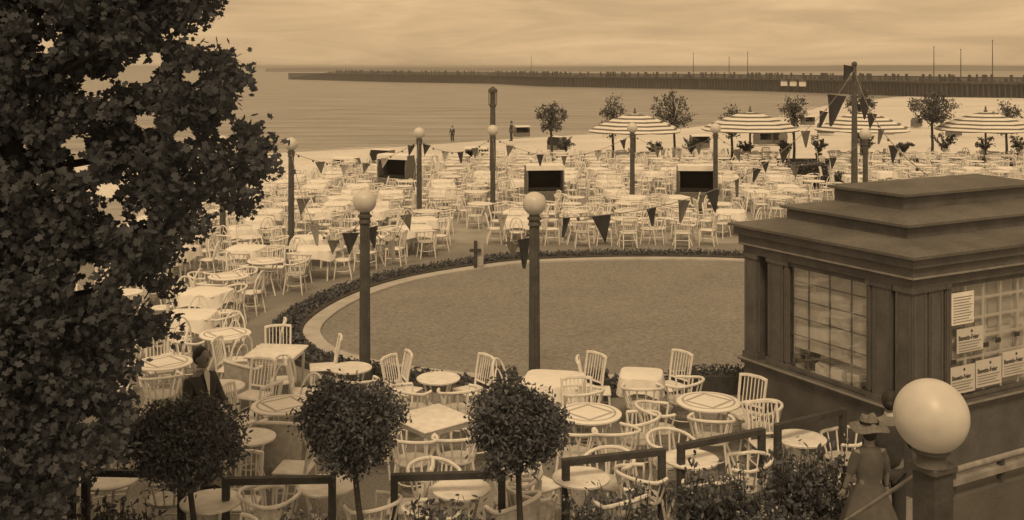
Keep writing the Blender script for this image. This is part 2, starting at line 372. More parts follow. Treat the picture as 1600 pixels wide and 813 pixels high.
for i in range(420):
    k = r_.randrange(14, 118); p = MP[k]+(MP[k+1]-MP[k])*r_.random()+NO[k]*r_.uniform(.5, 8); hh = r_.choice((.5, .8, 1.6, 1.7)); w0 = r_.uniform(.2, .6)
    mb.box((p[0], p[1], 1.7+hh/2), (w0, w0, hh), r_.random())
mb.build('railing', M['mole'], root)['kind'] = 'stuff'
for i, px in enumerate((1232, 1245, 1259)):
    k = int(np.argmin(abs(MP[:, 0]/MP[:, 1]*F+CX-px))); p = MP[k]+NO[k]*.2
    h = thing('hut', 'small pale hut on the mole, %s of three' % ('leftmost', 'middle one', 'rightmost')[i], 'hut', (p[0], p[1], -.3), -.4, 'pale huts along the mole')
    MB().box((0, 0, .7), (1.9, 1.6, 1.4)).build('wall', M['blind'], h)
    MB().add([(-1.1, -1, 1.4), (1.1, -1, 1.4), (1.1, 1, 1.4), (-1.1, 1, 1.4), (-1.1, 0, 2), (1.1, 0, 2)], [(0, 1, 5, 4), (2, 3, 4, 5), (0, 4, 3), (1, 2, 5), (3, 2, 1, 0)]).build('roof', M['mole'], h)
for px, top, lab in ((815, 88, 'thin mast standing on the mole, farthest left of the masts'), (1073, 84, 'thin mast on the mole above the third terrace tree'), (1120, 90, 'thin mast on the mole above a white globe lamp'),
                (1158, 82, 'thin mast on the mole above the second striped parasol'), (1437, 74, 'tall mast on the mole above the broad terrace tree'), (1480, 78, 'tall mast on the mole, second from the right'), (1535, 64, 'tallest mast on the mole, farthest right')):
    k = int(np.argmin(abs(MP[:, 0]/MP[:, 1]*F+CX-px))); p = MP[k]+NO[k]*4; z = EYE-(top-HY)*p[1]/F
    t = thing('mast', lab, 'mast', (p[0], p[1], 1.7), 0, 'masts on the mole')
    MB().tube([(0, 0, 0), (0, 0, (z-1.7)*.6), (0, 0, z-1.7)], [.13, .10, .06], 6).build('pole', M['post'], t)
    MB().ball((0, 0, z-1.65), .16, 6, 4).build('finial', M['post'], t)
    MB().box((0, 0, .15), (.5, .5, .3)).build('base', M['mole'], t)

# sea air: one even box of thin haze
mb = MB().box((0, 6000, 1.2), (15000, 14000, 11.6)); hz = mb.build('haze', bpy.data.materials.new('sea_haze')); hz['kind'] = 'stuff'
hm_ = hz.data.materials[0]; hm_.use_nodes = True; hm_.node_tree.nodes.clear(); pv = hm_.node_tree.nodes.new('ShaderNodeVolumePrincipled'); mo = hm_.node_tree.nodes.new('ShaderNodeOutputMaterial')
pv.inputs['Color'].default_value = (.9, .9, .9, 1); pv.inputs['Density'].default_value = .0006; pv.inputs['Anisotropy'].default_value = .3
hm_.node_tree.links.new(pv.outputs[0], mo.inputs['Volume'])
# ------------------------------------------------------------ kiosk
KL = Vector((-.494, .869)); KR = Vector((.869, .494)); KC = Vector((4.82, 12.9))
kang = math.atan2(KR.y, KR.x)           # local x runs along the right face, local y along the left face
kio = thing('kiosk', 'dark wooden pavilion with stepped flat roof and large windows beside the dance floor', 'kiosk', (KC.x, KC.y, 0), kang)
KW, KD = 4.6, 2.96
MB().box((KW/2, KD/2, .49), (KW, KD, .98)).build('base_wall', M['kiosk'], kio)
MB().box((KW/2, KD/2, 1.0), (KW+.14, KD+.14, .04)).box((KW/2, KD/2, .955), (KW+.07, KD+.07, .05)).build('sill', M['kiosk'], kio)
mb = MB(); e = .078                      # pale strip paints the lit edge of the ledge
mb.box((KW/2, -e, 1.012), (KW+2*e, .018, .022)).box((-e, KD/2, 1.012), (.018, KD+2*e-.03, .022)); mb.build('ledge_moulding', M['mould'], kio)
MB().box((KW/2, KD/2, 1.035), (KW-.3, KD-.3, .03)).build('inner_floor', M['kfloor'], kio)
def pil(x, y, w, d):
    p = MB().box((x, y, 1.77), (w, d, 1.5)).build('pilaster', M['kiosk'], kio); MB().box((x, y, 1.06), (w+.04, d+.04, .08)).build('moulding', M['kiosk'], p); MB().box((x, y, 2.49), (w+.04, d+.04, .07)).build('moulding', M['kiosk'], p)
    f = MB()
    for s in (-1, 1):
        for t_ in (-.36, .36):
            f.box((x+t_*w, y+s*(d/2+.006), 1.78), (.016, .012, 1.3)); f.box((x+s*(w/2+.006), y+t_*d, 1.78), (.012, .016, 1.3))
    f.build('bead', M['roof'], p)
y1 = .653; y2 = 2.148
for (x, y, w, d) in ((.13, .13, .26, .26), (.10, .48, .17, .30), (.07, y1+.03, .12, .05), (.07, y2-.02, .12, .05), (.10, 2.35, .17, .30), (.13, KD-.13, .26, .26),
                     (.45, .10, .26, .17), (.66, .07, .06, .12), (KW-.13, .13, .26, .26), (KW-.13, KD-.13, .26, .26), (KW-.45, .1, .3, .17), (2.9, .1, .2, .17), (.36, KD-.1, .2, .17), (3.1, KD-.1, .16, .17)):
    pil(x, y, w, d)
mb = MB(); mb.box((KW/2, KD/2, 2.575), (KW+.02, KD+.02, .12)).build('architrave', M['kiosk'], kio)
MB().box((KW/2, KD/2, 2.71), (KW+.12, KD+.12, .15)).build('frieze', M['kiosk'], kio)
MB().box((KW/2, KD/2, 2.84), (KW+.22, KD+.22, .11)).build('fascia', M['kiosk'], kio)
mb = MB(); e = .068; mb.box((KW/2, -e, 2.655), (KW+2*e, .02, .022)).box((-e, KD/2, 2.655), (.02, KD+2*e-.04, .022)).build('light_moulding', M['mould'], kio)  # moulding coloured pale to paint in its edge highlight
def hip(z0, z1, o0, o1, th=.035, name='roof'):
    a, b, c, d = -o0, KW+o0, -o0, KD+o0; a1, b1, c1, d1 = -o1, KW+o1, -o1, KD+o1
    vs = [(a, c, z0), (b, c, z0), (b, d, z0), (a, d, z0), (a, c, z0+th), (b, c, z0+th), (b, d, z0+th), (a, d, z0+th), (a1, c1, z1), (b1, c1, z1), (b1, d1, z1), (a1, d1, z1)]
    fs = [(3, 2, 1, 0)]+[(i, (i+1) % 4, 4+(i+1) % 4, 4+i) for i in range(4)]+[(4+i, 4+(i+1) % 4, 8+(i+1) % 4, 8+i) for i in range(4)]+[(8, 9, 10, 11)]
    return MB().add(vs, fs).build(name, M['roof'], kio)
hip(2.9, 3.03, .17, -.42)
MB().box((KW/2, KD/2, 3.09), (KW-.84, KD-.84, .17)).build('roof_step', M['kiosk'], kio)
hip(3.178, 3.31, -.353, -.88)
MB().box((KW/2, KD/2, 3.385), (KW-1.76, KD-1.76, .2)).build('roof_step', M['kiosk'], kio)
hip(3.487, 3.62, -.81, -1.45)
def window(kind, along, lo, hi, fixed, inward, panes=True, zt=2.5):
    # along 'y': left/right side faces, along 'x': front/back faces
    def P(a, b): return (b, a) if along == 'y' else (a, b)
    def bx(m_, a0, a1, z0, z1, off, th):
        ca, wa = (a0+a1)/2, a1-a0; x, y = P(ca, fixed+inward*off); sx, sy = P(wa, th); m_.box((x, y, (z0+z1)/2), (sx, sy, z1-z0))
    f = MB(); b0 = 1.03
    bx(f, lo, hi, b0, b0+.05, .06, .05); bx(f, lo, hi, zt-.05, zt, .06, .05); bx(f, lo, lo+.04, b0+.05, zt-.05, .06, .05); bx(f, hi-.04, hi, b0+.05, zt-.05, .06, .05)
    w = f.build('window', M['kiosk'], kio)
    g = MB(); bx(g, lo+.04, hi-.04, b0+.05, zt-.05, .062, .006); g.build('pane', M['glass'], w)
    m_ = MB(); n = max(2, round((hi-lo)/.37)); th = .014 if kind == 'thin' else .035
    for i in range(1, n): a = lo+(hi-lo)*i/n; bx(m_, a-th/2, a+th/2, b0+.05, zt-.05, .085, .02)
    for i in range(1, 6): z = b0+(zt-b0)*i/6; bx(m_, lo+.04, hi-.04, z-th/2, z+th/2, .092, .016)
    m_.build('muntins', M['kiosk'] if kind == 'thin' else M['blind'], w)
    return w
window('thin', 'y', y1, y2, 0, 1)
window('thin', 'y', .3, KD-.3, KW, -1)
window('thin', 'x', .5, 3.0, KD, -1, zt=2.5); window('thin', 'x', 3.2, KW-.35, KD, -1)
window('wide', 'x', .72, 2.8, 0, 1)
window('wide', 'x', 3.0, KW-.62, 0, 1)
# pale sheet added to brighten the left window, and goods behind the pane
MB().box((.13, (y1+y2)/2, 1.89), (.01, y2-y1-.1, 1.10)).build('blind', M['blindt'], kio)
rg = random.Random(3)
for i in range(5): MB().box((.2+rg.random()*.1, .82+i*.27, 1.12), (.2, .2, .10+.08*rg.random()), rg.random(), ch=.01).build('display_box', M['ink' if i in (0, 4) else 'blind'], kio)
# boards behind the right-hand window, counter inside
mb = MB()
for i in range(8):
    for j in range(4):
        if (i*3+j*5) % 4 == 1: continue
        mb.box((.80+i*.26+.1, .135+.012*(j % 2), 1.2+j*.33+.13), (.20, .008, .28))
mb.build('display_cards', M['paper'], kio)
MB().box((1.75, .165, 1.77), (2.0, .02, 1.38)).build('display_board', M['blind'], kio)
MB().box((.55, 2.3, 1.2), (.3, .3, .28), ch=.02).build('counter', M['wood'], kio)
def text_obj(txt, size, m, parent, loc, rot, name='lettering', sx=1.0):
    cu = bpy.data.curves.new(name, 'FONT'); cu.body = txt; cu.size = size; cu.extrude = .002; cu.offset = .0008
    tmp = bpy.data.objects.new('tmp', cu); COL.objects.link(tmp); dg = bpy.context.evaluated_depsgraph_get()
    me = bpy.data.meshes.new_from_object(tmp.evaluated_get(dg)); bpy.data.objects.remove(tmp); me.materials.clear(); me.materials.append(m)
    for v in me.vertices: v.co.x *= sx
    o = bpy.data.objects.new(name, me); COL.objects.link(o); o.parent = parent; o.location = loc; o.rotation_euler = rot; return o
def poster(x, z, w, h, size, yo=-.004, dark=False, lab=None):
    p = MB().box((x+w/2, yo+.03, z+h/2), (w, .008, h)).build('poster', M['paper'] if not dark else M['blind'], kio)
    if lab: p['label'] = lab
    ty = yo+.0235
    if size:
        text_obj('Benetis-Feier', size, M['ink'], p, (x+.025, ty, z+h*.52), (math.pi/2, 0, 0), sx=.86)
        MB().lathe([(.0, 0), (.018, 0), (.018, .003), (0, .003)], 10).build('dot', M['ink'], p).matrix_local = Matrix.Translation((x+w*.55, ty, z+h*.86)) @ Matrix.Rotation(math.pi/2, 4, 'X')
    ln = MB(); k = 0
    z2 = z+h*(.42 if size else .85)
    while z2 > z+.02:
        wl = w*(.85-.15*((k*7) % 3)/2); ln.box((x+.03+wl/2, ty, z2), (wl, .003, .010)); z2 -= .034; k += 1
    ln.build('small_print', M['mould'], p)
poster(.84, 1.62, .50, .30, .085); poster(.72, 1.12, .46, .34, .078); poster(1.20, 1.14, .50, .34, .085); poster(1.72, 1.2, .5, .32, .085)
poster(.74, 1.98, .42, .40, 0, dark=True)
for x, z in ((.74, 1.52), (1.36, 1.66), (1.60, 1.69), (1.98, 1.72)): MB().box((x+.05, .035, z), (.1, .01, .06)).build('black_tag', M['ink'], kio)

# ------------------------------------------------------------ lamp posts
def make_lamp():
    r = thing('globe_lamp', 'x', 'street lamp', (0, 0, 0), 0, 'globe lamps round the terrace')
    MB().lathe([(.17, 0), (.17, .12), (.14, .16), (.12, .2)], 12).build('base', M['post'], r, True)
    mb = MB(); n = 24; vs = []
    for z, rr in ((.2, .090), (1.5, .084), (2.705, .078)):
        for k in range(n): q = rr*(1 if k % 2 == 0 else .86); vs.append((q*math.cos(2*math.pi*k/n), q*math.sin(2*math.pi*k/n), z))
    mb.add(vs, [(i*n+k, i*n+(k+1) % n, (i+1)*n+(k+1) % n, (i+1)*n+k) for i in range(2) for k in range(n)]); mb.build('pole', M['post'], r)
    MB().lathe([(.085, 2.70), (.10, 2.71), (.10, 2.735), (.088, 2.75), (.088, 2.79), (.112, 2.80), (.112, 2.83), (.085, 2.845), (.08, 2.88)], 16).build('collar', M['postcap'], r, True)
    MB().ball((0, 0, 3.05), .185, 28, 18).build('globe', M['globe'], r, True)
    return r
lamp0 = make_lamp(); LAMPS = {}
for i, (px, d, lab) in enumerate(((570, 17.06, 'white globe lamp on dark post, left of the two tall ones before the dance floor'), (835, 16.8, 'white globe lamp on dark post, right of the two tall ones before the dance floor'),
        (455, 29.7, 'white globe lamp on slim post just right of the big dark tree'), (655, 34.6, 'white globe lamp on slim post beside the left wicker beach chair among the tables'),
        (770, 36, 'white globe lamp whose post stands in line with the slender beacon column'), (988, 37.5, 'white globe lamp in front of the leftmost striped parasol'),
        (1118, 37.1, 'white globe lamp beside the right wicker beach chair and second parasol'), (262, 24.8, 'lamp post under the big dark tree, nearer one of two'), (348, 30.5, 'lamp post under the big dark tree, farther one of two'), (1352, 34, 'white globe lamp just behind the kiosk roof'))):
    o = lamp0 if i == 0 else copy_tree(lamp0)
    o.location = ((px-CX)/F*d, d, 0); o['label'] = lab; LAMPS[px] = o
# the near lamp on the stair newel
d = 5.53; pn = at(1455, 650, d)
t = thing('newel_lamp', 'large white glass globe lamp on the stair newel in the right foreground', 'street lamp', (pn.x, pn.y, 0))
mb = MB(); mb.box((.02, .03, 1.55), (.14, .14, 3.1), .5); mb.build('pillar', M['wood'], t)
MB().box((.02, .03, 3.125), (.18, .18, .045), .5, ch=.01).build('capital', M['postcap'], t)
MB().lathe([(.085, 3.145), (.07, 3.17), (.075, 3.2), (.095, 3.215), (.095, 3.24)], 20).build('socket', M['postcap'], t, True)
MB().ball((0, 0, pn.z), .187, 40, 26).build('globe', M['globe'], t, True)
# beacon column behind the middle lamp
p = onz(770, 290, 0)
t = thing('beacon_column', 'slender dark column with lantern head behind the middle globe lamp', 'column', (p.x, p.y, 0))
H = EYE-(135-HY)*p.y/F
MB().tube([(0, 0, 0), (0, 0, H-.7)], [.15, .11], 10).build('shaft', M['post'], t, True)
MB().lathe([(.14, H-.9), (.15, H-.86), (.15, H-.8), (.12, H-.78), (.12, H-.3), (.2, H-.26), (.2, H-.14), (.08, H-.05), (.02, H)], 8).build('lantern', M['post'], t)
mb = MB()
for k in range(6): a = k*math.pi/3; mb.tube([(.17*math.cos(a), .17*math.sin(a), H-.82), (.17*math.cos(a), .17*math.sin(a), H-.26)], .018, 5)
mb.build('cage', M['post'], t)
# flagpole
FPD = 40; fp = at(1335, 104, FPD)
t = thing('flagpole', 'tall dark flagpole behind the kiosk roof with pennants at its top', 'flagpole', (fp.x, FPD, 0))
MB().tube([(0, 0, 0), (0, 0, 2.6), (0, 0, 5.25)], [.13, .11, .075], 10).build('pole', M['post'], t, True)
MB().ball((0, 0, 5.28), .11, 10, 6).build('finial', M['post'], t, True)
MB().box((0, 0, .2), (.4, .4, .4), ch=.03).build('base', M['stone'], t)
def pennant(mb_or_parent, p, w, h, yaw, m, tilt=0, name='pennant'):
    # hanging triangular cloth with a curl and thickness
    n = 6; vs = []; fs = []
    for s in (0, .006):
        for i in range(n+1):
            v = i/n; ww = w*(1-v)*.5
            for k in (-1, 0, 1):
                x = k*ww; y = .10*w*math.sin(v*3+k*1.7)+s; z = -h*v
                vs.append((x*math.cos(tilt)-z*math.sin(tilt)*0+math.sin(tilt)*h*v, y, z*math.cos(tilt)+x*math.sin(tilt)*.5))
    L = (n+1)*3
    for i in range(n):
        for k in range(2):
            a = i*3+k; fs += [(a, a+1, a+4, a+3), (L+a+3, L+a+4, L+a+1, L+a)]
        fs += [(i*3, i*3+3, L+i*3+3, L+i*3), (i*3+2, L+i*3+2, L+i*3+5, i*3+5)]
    fs += [(0, L, L+1, 1), (1, L+1, L+2, 2)]
    o = MB().add(vs, fs).build(name, m, mb_or_parent, True); o.location = p; o.rotation_euler = (0, 0, yaw); return o
pennant(t, (-.18, 0, 5.22), .55, .62, .1, M['flagd'], -.35); pennant(t, (.2, 0, 4.95), .35, .6, .9, M['flagm'], .2)
BULB = MB().ball((0, 0, 0), .032, 6, 4).mesh('bulb', M['postcap'])
def bunting(a, b, sag, flags, label, bulbs=10, w=.32, h=.42, seed=1):
    rr = random.Random(seed); a = Vector(a); b = Vector(b); mid = (a+b)/2
    def pt(s): q = a.lerp(b, s); q.z -= sag*4*s*(1-s); return q
    base = pt(.5); r = thing('bunting_string', label, 'bunting', base, 0, 'strings of pennants and bulbs between the posts')
    MB().tube([pt(i/24)-base for i in range(25)], .009, 4).build('cord', M['cord'], r)
    dirn = math.atan2(b.y-a.y, b.x-a.x)
    for it in flags:
        s, mk = it[0], it[1]; k = it[2] if len(it) > 2 else 1.0; yaw = it[3] if len(it) > 3 else dirn*.25+rr.uniform(-.5, .5)
        pennant(r, pt(s)-base, w*k, h*k*rr.uniform(.95, 1.15), yaw, M[mk], rr.uniform(-.3, .3))
    for i in range(bulbs):
        q = pt((i+.5)/bulbs)-base; q.z -= .03; o = bpy.data.objects.new('bulb', BULB); COL.objects.link(o); o.parent = r; o.location = q
def top(px, z=2.82): l = LAMPS[px].location; return (l.x, l.y, z)
FT = (fp.x, FPD, 5.06)
bunting(top(835), FT, 1.4, [(.045, 'flagd', .7), (.10, 'flagd', 1.1), (.195, 'flagd', .85), (.27, 'flagm', 1.1), (.345, 'flagd', 1.2), (.42, 'flagm', .9), (.49, 'flagd', .9), (.6, 'flagd', 1), (.7, 'flagm', 1.1), (.8, 'flagd', 1.3), (.88, 'flagd', 2.6, .2)], 'long string of dark pennants rising from right front lamp to the flagpole', 8, seed=2)
bunting((6.02, 15.5, 3.62), FT, .5, [(.25, 'flagd', .8), (.4, 'flagm', .8), (.55, 'flagd', .9), (.7, 'flagd', 1.3), (.85, 'flagm', 1)], 'string of pennants falling from the flagpole to the kiosk roof', 8, seed=3)
bunting(top(570), top(455), 1.2, [(.12, 'flagd', .95), (.3, 'flagm', .7), (.55, 'flagl'), (.75, 'flagm')], 'string of pennants running left from the left front lamp over the tables', 6, seed=4)
bunting(top(570), top(655), 1.5, [(.06, 'flagd', .8), (.3, 'flagl'), (.6, 'flagm')], 'string of pennants from left front lamp back toward the wicker beach chair lamp', 6, seed=5)
bunting(top(835), top(770), 1.6, [(.13, 'flagd', 1.15), (.35, 'flagm'), (.6, 'flagl')], 'string of pennants from right front lamp back to the middle far lamp', 6, seed=6)
bunting(top(455), top(655), .55, [(.2, 'flagm', .9), (.38, 'flagl', .8), (.55, 'flagm', .8), (.7, 'flagl', .8), (.93, 'flagd', .8)], 'string of small pennants over the sand between the first two far lamps', 10, seed=7)
bunting(top(655), top(770), .45, [(.1, 'flagd', .8), (.35, 'flagl', .8), (.55, 'flagd', .9), (.75, 'flagm', .8)], 'string of small pennants between second and third far lamps', 8, seed=8)
bunting(top(770), top(988), .7, [(.12, 'flagm', .9), (.33, 'flagd', 1), (.5, 'flagm', .8), (.75, 'flagl', .9), (.93, 'flagd', .8)], 'string of pennants passing the round terrace tree between two far lamps', 10, seed=9)
bunting(top(988), top(1118), .5, [(.3, 'flagm', .9), (.55, 'flagl', .9), (.8, 'flagm', .9)], 'string of pennants under the leftmost striped parasol between two far lamps', 8, seed=10)
bunting(top(1118), top(1352), .9, [(.15, 'flagm'), (.35, 'flagd', .9), (.55, 'flagm'), (.8, 'flagd', .9)], 'string of pennants right of the second striped parasol toward the kiosk roof', 8, seed=11)

# ------------------------------------------------------------ chairs and tables
def leg(x0, y0, x1, y1, z=.44, r=.016, sq=False): 
    return MB().tube([(x1, y1, 0), ((x0+x1)/2, (y0+y1)/2, z*.5), (x0, y0, z)], [r*.8, r, r*1.1], 4 if sq else 6)
def chair_parts(kind):
    P = []
    if kind == 'hoop':       # round bow-back armchair
        P.append(('seat', MB().lathe([(.0, .425), (.22, .425), (.235, .44), (.23, .46), (.0, .465)], 20, cap=False), 'cream'))
        for sx, sy in ((1, 1), (-1, 1), (1, -1), (-1, -1)): P.append(('leg', leg(.16*sx, .16*sy, .21*sx, .22*sy), 'white'))
        arc = [(.29*math.cos(a), .29*math.sin(a), .70+.06*max(0, -math.sin(a))) for a in [math.radians(38-256*i/20) for i in range(21)]]
        P.append(('arm_hoop', MB().tube(arc, .021, 7), 'white'))
        mb = MB()
        for i in range(0, 21, 2):
            a = math.radians(38-256*i/20); mb.tube([(.215*math.cos(a), .215*math.sin(a), .45), arc[i]], .009 if i % 4 else .013, 5)
        P.append(('backrest', mb, 'white')); mb = MB()
        mb.tube([(.19*math.cos(2*math.pi*k/12), .19*math.sin(2*math.pi*k/12), .2) for k in range(12)], .01, 5, True); P.append(('stretcher', mb, 'white'))
    elif kind == 'wicker':    # wicker tub armchair with solid panel
        P.append(('seat', MB().lathe([(.0, .40), (.22, .40), (.24, .43), (.23, .46), (0, .465)], 18, cap=False), 'cream'))
        for sx, sy in ((1, 1), (-1, 1), (1, -1), (-1, -1)): P.append(('leg', leg(.17*sx, .17*sy, .20*sx, .21*sy, r=.02), 'cream'))
        vs = []; n = 18
        for i in range(n+1):
            a = math.radians(40-260*i/n); h = .68+.12*max(0, -math.sin(a))
            for rr in (.25, .265):
                vs += [(rr*math.cos(a), rr*math.sin(a), .24), (rr*1.1*math.cos(a), rr*1.1*math.sin(a), h)]
        fs = []
        for i in range(n):
            a = i*4; fs += [(a, a+4, a+5, a+1), (a+2, a+3, a+7, a+6)]
        fs += [(0, 1, 3, 2), (n*4, n*4+2, n*4+3, n*4+1)]
        P.append(('backrest', MB().add(vs, fs), 'cream'))
        arc = [(.285*math.cos(a), .285*math.sin(a), .685+.12*max(0, -math.sin(a))) for a in [math.radians(40-260*i/20) for i in range(21)]]
        P.append(('arm_hoop', MB().tube(arc, .024, 7), 'white'))
    elif kind == 'slat':
        P.append(('seat', MB().box((0, 0, .45), (.43, .42, .03), ch=.01), 'white'))
        for sx in (1, -1):
            P.append(('leg', leg(.19*sx, .18, .20*sx, .20, sq=True, r=.02), 'white')); P.append(('leg', leg(.19*sx, -.18, .20*sx, -.24, sq=True, r=.02), 'white'))
        mb = MB()
        for sx in (1, -1): mb.tube([(.195*sx, -.185, .44), (.2*sx, -.21, .65), (.205*sx, -.265, .92)], .019, 5)
        mb.tube([(-.21, -.262, .90), (-.1, -.285, .915), (.1, -.285, .915), (.21, -.262, .90)], .024, 5); mb.tube([(-.2, -.2, .53), (.2, -.2, .53)], .015, 5)
        for i in range(6): x = -.14+.28*i/5; mb.beam((x, -.2, .53), (x, -.275, .9), .014, .010)
        P.append(('backrest', mb, 'white')); mb = MB()
        for z, y in ((.2, .19), (.25, -.2)): mb.tube([(-.19, y, z), (.19, y, z)], .011, 5)
        for sx in (1, -1): mb.tube([(.195*sx, -.21, .22), (.195*sx, .19, .22)], .011, 5)
        P.append(('stretcher', mb, 'white'))
    else:                    # 'bent' arch-back chair
        P.append(('seat', MB().lathe([(0, .435), (.2, .435), (.215, .45), (.205, .47), (0, .465)], 14, cap=False), 'white'))
        for sx in (1, -1):
            P.append(('leg', leg(.14*sx, .15, .18*sx, .20), 'white')); P.append(('leg', leg(.14*sx, -.15, .18*sx, -.23), 'white'))
        mb = MB(); mb.tube([(.19*math.cos(a), -.16-.10*max(0, math.sin(a)), .45+.46*math.sin(a)**.7) for a in [math.pi*i/14+.0001 for i in range(14)]+[math.pi-.0001]], .017, 6)
        mb.tube([(.11*math.cos(a), -.17-.07*math.sin(a), .46+.30*math.sin(a)) for a in [math.pi*i/10 for i in range(11)]], .012, 5)
        mb.tube([(0, -.24, .76), (0, -.26, .9)], .011, 5)
        P.append(('backrest', mb, 'white')); P.append(('stretcher', MB().tube([(.16*math.cos(2*math.pi*k/10), .17*math.sin(2*math.pi*k/10), .19) for k in range(10)], .01, 4, True), 'white'))
    return P
KINDS = ('hoop', 'wicker', 'slat', 'bent')
KNAME = dict(hoop='bow-armed', wicker='wicker', slat='slat-back', bent='arch-back')
PARTS = {k: chair_parts(k) for k in KINDS}; PME = {k: [(n, mb.mesh(n, M[m], smooth=(n != 'x'))) for n, mb, m in PARTS[k]] for k in KINDS}
# light versions in one mesh for far copies
def simple(kind):
    mb = MB()
    for n, p, m in PARTS[kind]: mb.merge(p)
    return mb
SIMP = {k: simple(k) for k in KINDS}; SME = {k: SIMP[k].mesh('garden_chair', M['white'], True) for k in KINDS}
NCH = 0; FAR = []
def chair(kind, x, y, rz, label, group, full):
    global NCH
    if full:
        r = thing('garden_chair', label, 'chair', (x, y, 0), rz, group)
        for n, me in PME[kind]:
            o = bpy.data.objects.new(n, me); COL.objects.link(o); o.parent = r
    else:
        r = bpy.data.objects.new('garden_chair', SME[kind]); COL.objects.link(r); r.location = (x, y, 0); r.rotation_euler = (0, 0, rz); tag(r, label, 'chair', group)
    NCH += 1; return r
def table_parts(kind):
    P = []
    if kind in ('round', 'small'):
        R = .42 if kind == 'round' else .31
        P.append(('tabletop', MB().lathe([(R-.03, .715), (R, .725), (R+.003, .745), (R-.012, .755), (R-.05, .757)], 36), 'inlay' if kind == 'round' else 'white'))
        k = R*.62
        for sx, sy in ((1, 1), (-1, 1), (1, -1), (-1, -1)): P.append(('leg', MB().tube([(k*1.1*sx, k*1.1*sy, 0), (k*.55*sx, k*.55*sy, .4), (k*.9*sx, k*.9*sy, .715)], .017, 6), 'white'))
        P.append(('stretcher', MB().tube([(k*.55*math.cos(a), k*.55*math.sin(a), .38) for a in [2*math.pi*i/10 for i in range(10)]], .011, 5, True), 'white'))
    else:
        P.append(('tabletop', MB().box((0, 0, .735), (.80, .80, .035), ch=.012), 'white'))
        P.append(('apron', MB().box((0, 0, .68), (.68, .68, .07)), 'white'))
        for sx, sy in ((1, 1), (-1, 1), (1, -1), (-1, -1)): P.append(('leg', MB().tube([(.31*sx, .31*sy, 0), (.33*sx, .33*sy, .645)], .024, 4), 'white'))
    return P
TP = {k: table_parts(k) for k in ('round', 'small', 'square')}; TME = {k: [(n, mb.mesh(n, M[m], True)) for n, mb, m in TP[k]] for k in TP}
TS = {}
for k in TP:
    mb = MB()
    for n, p, m in TP[k]: mb.merge(p)
    TS[k] = mb.mesh('garden_table', M['white'], True)
def table(kind, x, y, rz, label, group, full=True):
    if full:
        r = thing('garden_table', label, 'table', (x, y, 0), rz, group)
        for n, me in TME[kind]: o = bpy.data.objects.new(n, me); COL.objects.link(o); o.parent = r
    else:
        r = bpy.data.objects.new('garden_table', TS[kind]); COL.objects.link(r); r.location = (x, y, 0); r.rotation_euler = (0, 0, rz); tag(r, label, 'table', group)
    return r
def cloth_mesh(seed, half=.41, drop=.2):
    n = 48; vs = []; rr = random.Random(seed); ph = rr.uniform(0, 6)
    def sq(a, h, k=6): c, s_ = math.cos(a), math.sin(a); q = (abs(c)**k+abs(s_)**k)**(-1/k); return h*q*c, h*q*s_
    prof = [(half-.01, .763), (half+.012, .755), (half+.02, .73), (half+.04, .755-drop*.6), (half+.06, .755-drop)]
    for j, (h, z) in enumerate(prof):
        for i in range(n):
            a = 2*math.pi*i/n; wv = .018*math.sin(a*12+ph)*max(0, j-1)/3; x, y = sq(a, h+wv)
            corner = abs(math.sin(2*a))**3*.07*max(0, j-2)/2; vs.append((x, y, z-corner))
    fs = [tuple(range(n))]+[(j*n+i, (j+1)*n+i, (j+1)*n+(i+1) % n, j*n+(i+1) % n) for j in range(4) for i in range(n)]
    return MB().add(vs, [f[::-1] for f in fs])
CLM = [cloth_mesh(i).mesh('tablecloth', M['cloth'], True) for i in range(4)]
def cloth(x, y, rz, label, group, scale=1):
    o = bpy.data.objects.new('tablecloth', random.choice(CLM)); COL.objects.link(o); o.location = (x, y, 0); o.rotation_euler = (0, 0, rz); o.scale = (scale, scale, 1)
    return tag(o, label, 'tablecloth', group)
ORD = ['', 'first', 'second', 'third', 'fourth', 'fifth', 'sixth', 'seventh', 'eighth', 'ninth', 'tenth', 'eleventh', 'twelfth', 'thirteenth', 'fourteenth', 'fifteenth', 'sixteenth', 'seventeenth', 'eighteenth', 'nineteenth', 'twentieth']
def side(dx, dy):
    a = math.degrees(math.atan2(dy, dx)) % 360
    return ['right', 'far right', 'far', 'far left', 'left', 'near left', 'near', 'near right'][int((a+22.5)//45) % 8]
G1 = 'white garden chairs round the front tables'; GT1 = 'white tables in front of the dance floor'
